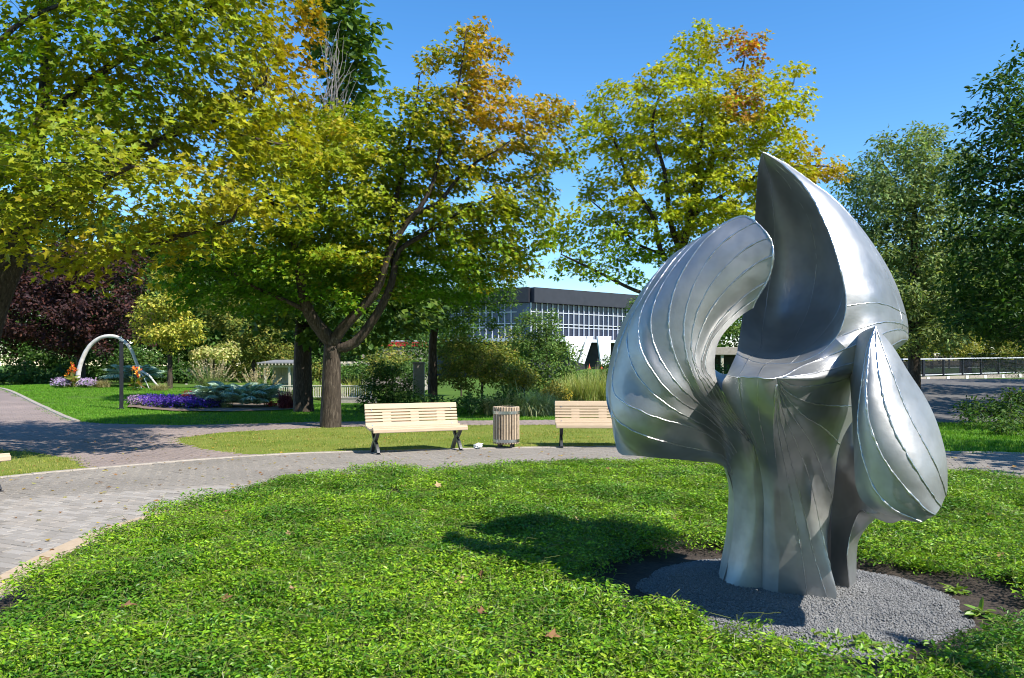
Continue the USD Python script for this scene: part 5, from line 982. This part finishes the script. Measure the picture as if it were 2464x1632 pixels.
flower_patch('goldenrod', 'golden yellow flowering plant left of the tall grass', 'flowers', area(1318, 1352, 28, 29.2, 26, 8), 1.0, [(0.46, 0.33, 0.03), (0.36, 0.28, 0.04), (0.22, 0.22, 0.04)], OL, 360, .07, 60)
flower_patch('rusty_plants', 'low rust-brown plants behind the second bench', 'plants', area(1330, 1540, 26.2, 27.6, 90, 9), 0.34, [(0.24, 0.14, 0.03), (0.30, 0.18, 0.035), (0.18, 0.14, 0.03)], OL, 361, .05, 30)
SILV = [(0.32, 0.44, 0.34), (0.24, 0.36, 0.26), (0.42, 0.52, 0.42)]
def silver_plant(label, px, Y, n, L0, L1, seed):
    """arching, deeply cut silvery leaves"""
    r = np.random.default_rng(seed); o_ = on_land(px, 0, Y); t = thing('silvery_plant', label, 'plant', o_); out = []
    for k in range(n):
        a_ = r.random() * 6.28; L = r.uniform(L0, L1); el = r.uniform(.7, 1.4); e = np.array([math.cos(a_), math.sin(a_), 0]); b0 = e * r.uniform(0, .25) + [r.normal(0, .2), r.normal(0, .1), .05]
        s_ = np.linspace(0.12, 1, 13)[:, None]; C = b0 + e * (np.cos(el) * s_ * L + 0.25 * L * s_ ** 2) + np.array([0, 0, 1.]) * (np.sin(el) * s_ * L * 1.25 - 0.55 * L * s_ ** 2.4)
        T = np.gradient(C, axis=0); T /= np.linalg.norm(T, axis=1, keepdims=True); S = np.cross(T, [0, 0, 1.]); S /= np.maximum(np.linalg.norm(S, axis=1, keepdims=True), 1e-6); N = np.cross(S, T)
        for sd in (-1, 1): out.append((C, N + sd * .25 * S, T * .75 + sd * S, np.full(13, L * .26) * np.sin(np.pi * (0.12 + .82 * s_[:, 0])) + .03))
        out.append((C, N, T, np.full(13, L * .13)))
    P, N, D, Sz = (np.concatenate(x) for x in zip(*out))
    tinted('leaves', leaf_mesh(P, N, D, Sz, pick(r, len(P), SILV, None, .15), np.array([(0, 0), (.4, -.14), (1, 0), (.4, .14)]), .1, .25), M['blade'], t, kind='stuff')
silver_plant('large silvery-green plant with arching cut leaves behind the violet bed, its left half', 548, 29.8, 95, .95, 1.4, 370)
silver_plant('large silvery-green plant with arching cut leaves nearest the dark red grass', 605, 29.3, 95, .9, 1.35, 371)
silver_plant('silvery-green plant with cut leaves under the right leg of the arch', 326, 39.6, 95, 1.0, 1.6, 372)
# weeds round the gravel
wr = np.random.default_rng(80)
for i, (px, py, s, lab) in enumerate([(1652, 1532, .17, 'broad-leaved weed rosette at the left front of the gravel'), (1818, 1530, .085, 'small weed at the front edge of the gravel, left of centre'), (1878, 1562, .10, 'weed on the dark soil in front of the gravel'), (1945, 1545, .10, 'round weed tuft in the middle of the front gravel edge'), (2006, 1552, .10, 'weed tuft at the right of the front gravel edge'), (2000, 1600, .075, 'little pale weed on the dark soil'), (1955, 1602, .11, 'dark green upright seedling on the soil'), (1770, 1555, .09, 'weed low at the left front, among the ground cover'), (2360, 1490, .12, 'weed clump at the right of the gravel'), (2300, 1430, .10, 'sparse weed at the right rim of the gravel'), (2085, 1565, .1, 'weed near the ground cover right of the front edge')]):
    s *= 1.35; g = gnd(px, py); q = 34; d = rand_unit(wr, q); d[:, 2] = np.abs(d[:, 2]) * (.9 if i != 6 else 2.5) + .25; rr = wr.random((q, 1)) * s * .55
    P = d * np.array([1, 1, .5]) * rr * (.3 if i == 0 else 1); t = thing('weed_plant', lab, 'weed', g + [0, 0, .02])
    col = pick(wr, q, [(0.14, 0.24, 0.03), (0.20, 0.30, 0.05)] if i != 6 else [(0.05, 0.13, 0.02)], None, .12)
    tinted('leaves', leaf_mesh(P, np.array([0, 0, 1.]) + wr.normal(0, .4, (q, 3)), d, wr.uniform(.6, 1.1, q) * s * (1.0 if i == 0 else .5), col, np.array([(0, 0), (.35, -.1), (.75, -.12), (1, 0), (.75, .12), (.35, .1)]) if i == 0 else OVAL), M['vinca'], t)
# fallen leaves
q = 2000; P = np.stack([wr.uniform(-9, 8, q), wr.uniform(4, 19, q)], 1); inr = shapely.contains_xy(ring_poly, P[:, 0], P[:, 1]) | (shapely.contains_xy(strip.union(rose_poly), P[:, 0], P[:, 1]) & (wr.random(q) < .8)); P = P[inr]
tinted('fallen_leaves', leaf_mesh(np.c_[P, np.full(len(P), .014)], np.array([0, 0, 1.]) + wr.normal(0, .15, (len(P), 3)), wr.normal(size=(len(P), 3)) * [1, 1, .05], wr.uniform(.02, .075, len(P)), pick(wr, len(P), [(0.42, 0.30, 0.05), (0.34, 0.2, 0.05), (0.26, 0.13, 0.05), (0.36, 0.32, 0.08)], None, .15), MAPLE), M['leaf'], None, kind='stuff')
q = 240; P = np.stack([wr.uniform(-4, 7, q), wr.uniform(3.6, 12, q)], 1); P = P[shapely.contains_xy(bed_poly, P[:, 0], P[:, 1]) & (np.hypot(*(P - gravel_c).T) > 1.5)][:95]
tinted('fallen_leaves', leaf_mesh(np.c_[P, 0.135 + 0.04 * wr.random(len(P))], np.array([0, -.4, 1.]) + wr.normal(0, .3, (len(P), 3)), wr.normal(size=(len(P), 3)) * [1, 1, .2], wr.uniform(.05, .10, len(P)), pick(wr, len(P), [(0.34, 0.20, 0.10), (0.42, 0.28, 0.15), (0.24, 0.13, 0.06)], None, .15), MAPLE, .3, .4), M['leaf'], None, kind='stuff')

# ------------------------------------------------------------------ picket fence and pergola beyond the lawn
M['cream_wood'] = varied('cream_wood', (0.42, 0.39, 0.30), (0.52, 0.48, 0.38), 6, 0.8)
M['slate'] = varied('grey_shingle', (0.13, 0.13, 0.13), (0.2, 0.2, 0.2), 8, 0.85, bump=0.3, bscale=20)
Yf = 44.0; zf = EYE - (958 - HY) / FPX * Yf; hf = 30.0 / FPX * Yf
fn = thing('picket_fence', 'long pale picket fence behind the flower bed and the two big trunks', 'fence', ((660 - CX) / FPX * Yf, Yf, zf))
w_ = (893 - 448) / FPX * Yf; x0 = -w_ * (660 - 448) / (893 - 448)
n = 82
for k in range(n): obj('picket', cbox(0.055, 0.025, hf - 0.12, 0.004, (x0 + w_ * (k + .5) / n, 0, (hf - .12) / 2 + 0.05)), M['cream_wood'], fn)
for k in range(7): obj('post', cbox(0.11, 0.11, hf + 0.10, 0.008, (x0 + w_ * k / 6, 0.0, (hf + .10) / 2)), M['cream_wood'], fn)
for z in (0.06, hf - 0.07): obj('rail', cbox(w_, 0.05, 0.06, 0.005, (x0 + w_ / 2, 0.04, z)), M['cream_wood'], fn)
obj('top_rail', cbox(w_, 0.10, 0.04, 0.005, (x0 + w_ / 2, 0.0, hf + 0.0)), M['cream_wood'], fn)
low = thing('low_wall', 'low grey concrete wall under the picket fence right of the forked trunk', 'wall', ((850 - CX) / FPX * 43.5, 43.5, zf - .45))
obj('wall_block', cbox(2.6, 0.25, 0.45, 0.01, (0, 0, .22)), M['curb2'], low); obj('coping', cbox(2.66, 0.31, 0.05, 0.008, (0, 0, .47)), M['curb2'], low)
Yp = 47.0
def P5(x, y, Y=Yp): return at(420 + x / 4.554, 820 + y / 4.554, Y)
pz0 = P5(0, 560)[2]; c0 = P5(1180, 400); pg = thing('garden_pergola', 'cream garden shelter with a grey hipped roof behind the dark red grass', 'shelter', (c0[0], Yp, pz0))
wd = (P5(1350, 0) - P5(1010, 0))[0]; top = P5(0, 290)[2] - pz0; rt = P5(0, 228)[2] - pz0
obj('back_wall', cbox(wd, 0.08, top, 0.01, (0, 1.2, top / 2)), M['cream_wood'], pg)
for k in range(9): obj('batten', cbox(0.04, 0.05, top * .92, 0.004, (-wd / 2 + wd * (k + .5) / 9, 1.135, top / 2)), M['cream_wood'], pg)
for z in (top * .36, top * .62): obj('cross_rail', cbox(wd, 0.06, 0.07, 0.004, (0, 1.07, z)), M['cream_wood'], pg)
for x in (-wd / 2, wd * .28, wd / 2 + .0): obj('post', cbox(0.12, 0.12, top, 0.01, (x, -0.3, top / 2)), M['cream_wood'], pg)
obj('beam', cbox(wd + .7, 0.12, 0.13, 0.01, (0, -0.3, top + .055)), M['cream_wood'], pg)
for k in range(13): obj('rafter_end', cbox(0.06, 0.5, 0.09, 0.005, (-wd / 2 - .3 + (wd + .6) * k / 12, -0.42, top + .165)), M['cream_wood'], pg)
hw = wd / 2 + .4; roof = trimesh.convex.convex_hull(np.array([(-hw, -.65, top + .22), (hw, -.65, top + .22), (hw, 1.7, top + .22), (-hw, 1.7, top + .22), (-hw * .45, .5, rt + .1), (hw * .45, .5, rt + .1), (-hw, -.65, top + .27), (hw, -.65, top + .27), (hw, 1.7, top + .27), (-hw, 1.7, top + .27)])); obj('roof', roof, M['slate'], pg)
c1 = P5(2240, 400, 50); pg2 = thing('open_pergola', 'cream open pergola beams seen through leaves right of the forked trunk', 'pergola', (c1[0], 50, pz0)); tp2 = P5(0, 275, 50)[2] - pz0
for x in (-2.9, -1.0, 1.0, 2.9): obj('post', cbox(0.12, 0.12, tp2, 0.01, (x, 0, tp2 / 2)), M['cream_wood'], pg2)
obj('beam', cbox(6.4, 0.1, 0.15, 0.01, (0, 0, tp2 + .06)), M['cream_wood'], pg2)
for k in range(16): obj('rafter', cbox(0.07, 1.6, 0.12, 0.005, (-3.1 + 6.2 * k / 15, 0.2, tp2 + .20)), M['cream_wood'], pg2)
sl = thing('concrete_block', 'upright pale concrete slab between the dark shrub and the slim tree', 'slab', at(1008, 0, 30) * [1, 1, 0] + [0, 0, -.1])
obj('slab', cbox(0.42, 0.3, 1.75, 0.02, (0, 0, .87)), M['curb2'], sl); obj('cap', cbox(0.46, 0.34, 0.06, 0.01, (0, 0, 1.775)), M['curb2'], sl)

# ------------------------------------------------------------------ the office building far behind
M['fascia'] = varied('dark_fascia', (0.016, 0.016, 0.022), (0.024, 0.024, 0.032), 1.0, 0.5)
M['glass'] = mat('dark_window_glass', {'p': ('principled_bsdf', {'base_color': (0.016, 0.02, 0.042), 'roughness': 0.12, 'specular_ior_level': 0.3})}, [], 'p.BSDF')
M['glass2'] = mat('blue_window_glass', {'p': ('principled_bsdf', {'base_color': (0.03, 0.06, 0.11), 'roughness': 0.12, 'specular_ior_level': 0.35})}, [], 'p.BSDF')
M['green_glass'] = mat('green_shop_glass', {'g': ('geometry', {}), 'n': ('noise_texture', {'scale': 0.8}), 'r': ('rgb_ramp', {'ramp': [(0.3, (0.02, 0.05, 0.05)), (0.7, (0.14, 0.26, 0.23))]}), 'p': ('principled_bsdf', {'roughness': 0.08})}, [('g.position', 'n.vector'), ('n.fac', 'r.fac'), ('r.color', 'p.base_color')], 'p.BSDF')
M['mullion'] = varied('pale_mullion', (0.46, 0.48, 0.52), (0.54, 0.56, 0.60), 2, 0.45)
M['white_panel'] = mat('perforated_white_panel', {'g': ('geometry', {}), 'v': ('voronoi_texture', {'scale': 6.0, 'randomness': 0.0}), 'r': ('rgb_ramp', {'ramp': [(0.12, (0.5, 0.5, 0.52)), (0.2, (0.80, 0.80, 0.80))]}), 'p': ('principled_bsdf', {'roughness': 0.5})}, [('g.position', 'v.vector'), ('v.distance', 'r.fac'), ('r.color', 'p.base_color')], 'p.BSDF')
c = at(1277, 692, 120); zr = c[2]; cz = float(ztop(c[0], 120)) - .5
bl = thing('office_building', 'dark glass office building with pale mullions and a deep roof band', 'building', (c[0], c[1], cz))
H = zr - cz; d1 = np.array([11.1, 8.6]) / math.hypot(11.1, 8.6); d2 = np.array([-0.93, 0.37]); d2 /= np.linalg.norm(d2)
def wallbox(d, s0, s1, n0, n1, z0, z1):
    """a block along direction d of the facade, n outward"""
    nn = np.array([d[1], -d[0]]) if d is d1 else np.array([-d[1], d[0]]) * -1
    if d is d2: nn = np.array([d2[1], -d2[0]]); nn = -nn if nn[1] > 0 else nn
    v = [(*(d * s + nn * q), z) for z in (z0, z1) for s, q in ((s0, n0), (s1, n0), (s1, n1), (s0, n1))]
    return trimesh.convex.convex_hull(np.array(v))
LW = 44.0; zt_, zb_ = H - 2.3, 1.65 + 63 / FPX * 122 - cz - .2
zl = [zb_, EYE + (875 - 783) / FPX * 122 - cz, EYE + (875 - 752) / FPX * 122 - cz, zt_]
for d, wlen, gl, nc in ((d1, LW, 'glass', 40), (d2, 34.0, 'glass2', 32)):
    obj('fascia', wallbox(d, -.0 if d is d1 else .03, wlen, -6, 0.9, zt_, H), M['fascia'], bl)
    obj('core_wall', wallbox(d, 0.5, wlen, -6, -0.3, 0, zt_ - .01), M['fascia'], bl)
    cw = wlen / nc
    for k in range(nc):
        for q in range(3): obj('pane', wallbox(d, k * cw + .05, (k + 1) * cw - .05, -.12, -.06, zl[q] + .06, zl[q + 1] - .06), M[gl], bl)
        obj('mullion', wallbox(d, k * cw - .06, k * cw + .06, -.1, .12, zb_, zt_), M['mullion'], bl)
    for z in (zl[0], zl[1] - .25, zl[1] + .25, zl[2]): obj('transom', wallbox(d, 0, wlen, -.05, .06, z - .06, z + .06), M['mullion'], bl)
    obj('ground_glazing', wallbox(d, .3, wlen, -1.2, -1.1, 0, zb_), M['green_glass'], bl)
    obj('ledge', wallbox(d, .0, wlen, -1, 2.0, zb_ - .5, zb_ - .02), M['mullion'], bl)
obj('corner_glass', wallbox(d2, .1, 2.2, 0.2, .26, zb_, zt_ - .05), M['glass2'], bl)
def onface(px, py, q=2.2):
    """a point on the plane q metres before the right facade"""
    nn = np.array([d1[1], -d1[0]]); p0 = c[:2] + nn * q; t = (px - CX) / FPX; s = (t * p0[1] - p0[0]) / (d1[0] - t * d1[1]); p = p0 + d1 * s
    return np.array([p[0] - c[0], p[1] - c[1], EYE - (py - HY) / FPX * p[1] - cz])
for quad in ([(1358,809),(1411,809),(1387,872),(1372,864)], [(1414,809),(1428,809),(1406,876),(1393,872)], [(1438,809),(1471,809),(1467,880),(1447,880)], [(1489,810),(1520,810),(1500,880),(1475,876)], [(1528,810),(1560,810),(1556,880),(1535,880)]):
    F = np.array([onface(*p) for p in quad]); nn = np.array([d1[1], -d1[0], 0]); obj('white_panel', trimesh.convex.convex_hull(np.vstack([F, F - nn * .3])), M['white_panel'], bl)
kp = at(945, 0, 62) * [1, 1, 0] + [0, 0, -.5]; M['red'] = varied('red_fascia', (0.40, 0.012, 0.016), (0.5, 0.02, 0.025), 2, 0.5)
ks = thing('white_kiosk', 'low white building with a red band glimpsed through the leaves', 'building', kp); hz_ = (875 - 822) / FPX * 62 + EYE + .5
obj('wall', cbox(5.0, 4, hz_ - .45, .02, (0, 2, (hz_ - .45) / 2)), M['curb2'], ks); obj('red_band', cbox(5.2, 4.3, .32, .02, (0, 2, hz_ - .23)), M['red'], ks); obj('roof', cbox(4.9, 3.9, .08, .01, (0, 2, hz_ + .04)), M['mullion'], ks)
for x in (-1.6, 0.2, 1.7): obj('window', cbox(1.1, .06, 1.0, .01, (x, -.02, hz_ * .5)), M['glass'], ks)
for i, px in enumerate((1418, 1447)):
    cb = at(px, 0, 90) * [1, 1, 0] + [0, 0, EYE + (875 - 888.5) / FPX * 90]; tc = thing('traffic_cone', ['orange cone left, before the white panels', 'orange cone right, before the white panels'][i], 'cone', cb)
    cn = trimesh.creation.cone(.16, .62, sections=16); cn.apply_translation([0, 0, .04]); obj('cone', cn, M['red_orange'] if 'red_orange' in M else M.setdefault('red_orange', varied('cone_orange', (.55, .09, .02), (.62, .11, .03), 3, .6)), tc); obj('base', cbox(.42, .42, .04, .006, (0, 0, .02)), M['red_orange'], tc)
c2 = at(1742, 0, 52) * [1, 1, 0]; c2[2] = EYE - (905 - HY) / FPX * 52; sh = thing('flat_shelter', 'grey flat-roofed shelter glimpsed through the hole in the sculpture', 'shelter', c2)
hs = (905 - 838) / FPX * 52
obj('roof_slab', cbox(3.4, 2.2, .5, .02, (0, .6, hs - .2)), M['curb2'], sh); obj('back_wall', cbox(3.0, .1, hs - .45, .01, (0, 1.5, (hs - .45) / 2)), M['liner'], sh)
for x in (-1.4, -.2, 1.4): obj('post', cbox(.16, .16, hs - .45, .01, (x, -.3, (hs - .45) / 2)), M['cream_wood'], sh)
# ------------------------------------------------------------------ bridge railing at the right
M['mesh_panel'] = mat('dark_mesh_panel', {'t': ('transparent_bsdf', {'color': (1, 1, 1)}), 'd': ('diffuse_bsdf', {'color': (0.02, 0.022, 0.025)}), 'x': ('mix_closure', {'fac': 0.62})}, [('t.BSDF', 'x.closure1'), ('d.BSDF', 'x.closure2')], 'x.closure')
def railing(label, p0, p1, h, npost, curb=True):
    p0, p1 = np.array(p0), np.array(p1); d = p1 - p0; L = np.linalg.norm(d[:2]); rz = math.atan2(d[1], d[0]); t = thing('bridge_railing', label, 'railing', p0, rz); sl_ = d[2] / L
    def bar(x0, x1, y, z, wy, wz, m, nm): v = [(x, y + s * wy / 2, z + sl_ * x + q * wz / 2) for x in (x0, x1) for s in (-1, 1) for q in (-1, 1)]; obj(nm, trimesh.convex.convex_hull(np.array(v)), m, t)
    for k in range(npost): x = L * k / (npost - 1); obj('post', cbox(.11 if k != 1 else .2, .1, h, .008, (x, 0, h / 2 + sl_ * x)), M['post'], t)
    for k in range(npost - 1): x = L * k / (npost - 1); x1 = L * (k + 1) / (npost - 1); bar(x + .07, x1 - .07, 0, h * .52, .01, h * .78, M['mesh_panel'], 'mesh_panel')
    bar(-.05, L + .05, 0, h + .04, .14, .07, M['mullion'], 'top_rail'); bar(0, L, 0.03, .10, .05, .06, M['mullion'], 'bottom_rail')
    if curb:
        bar(-.2, L + .2, 0, -.28, .5, .54, M['curb2'], 'kerb_beam')
        for k in range(1, npost): x = L * k / (npost - 1); obj('white_mark', cbox(.28, .02, .24, .004, (x + .05, -.27, -.13 + sl_ * x)), M['paper'], t)
A0 = at(2150, 906, 46.3); A1 = at(2227, 906.5, 47); A2 = at(2520, 897, 54)
railing('dark mesh bridge railing with a pale top rail and white marks, in front', A1 - (A2 - A1) * .16, A2, 41 / FPX * 47, 9)
Bz = at(2200, 888, 62); Bz2 = at(2560, 886, 66); railing('far bridge railing showing only its thin pale rail', Bz, Bz2, 36 / FPX * 62, 10, False)
obj('bridge_deck', cat([box(24, 60, 46.6, 66, .2, .62)]), M['asphalt'], kind='structure')
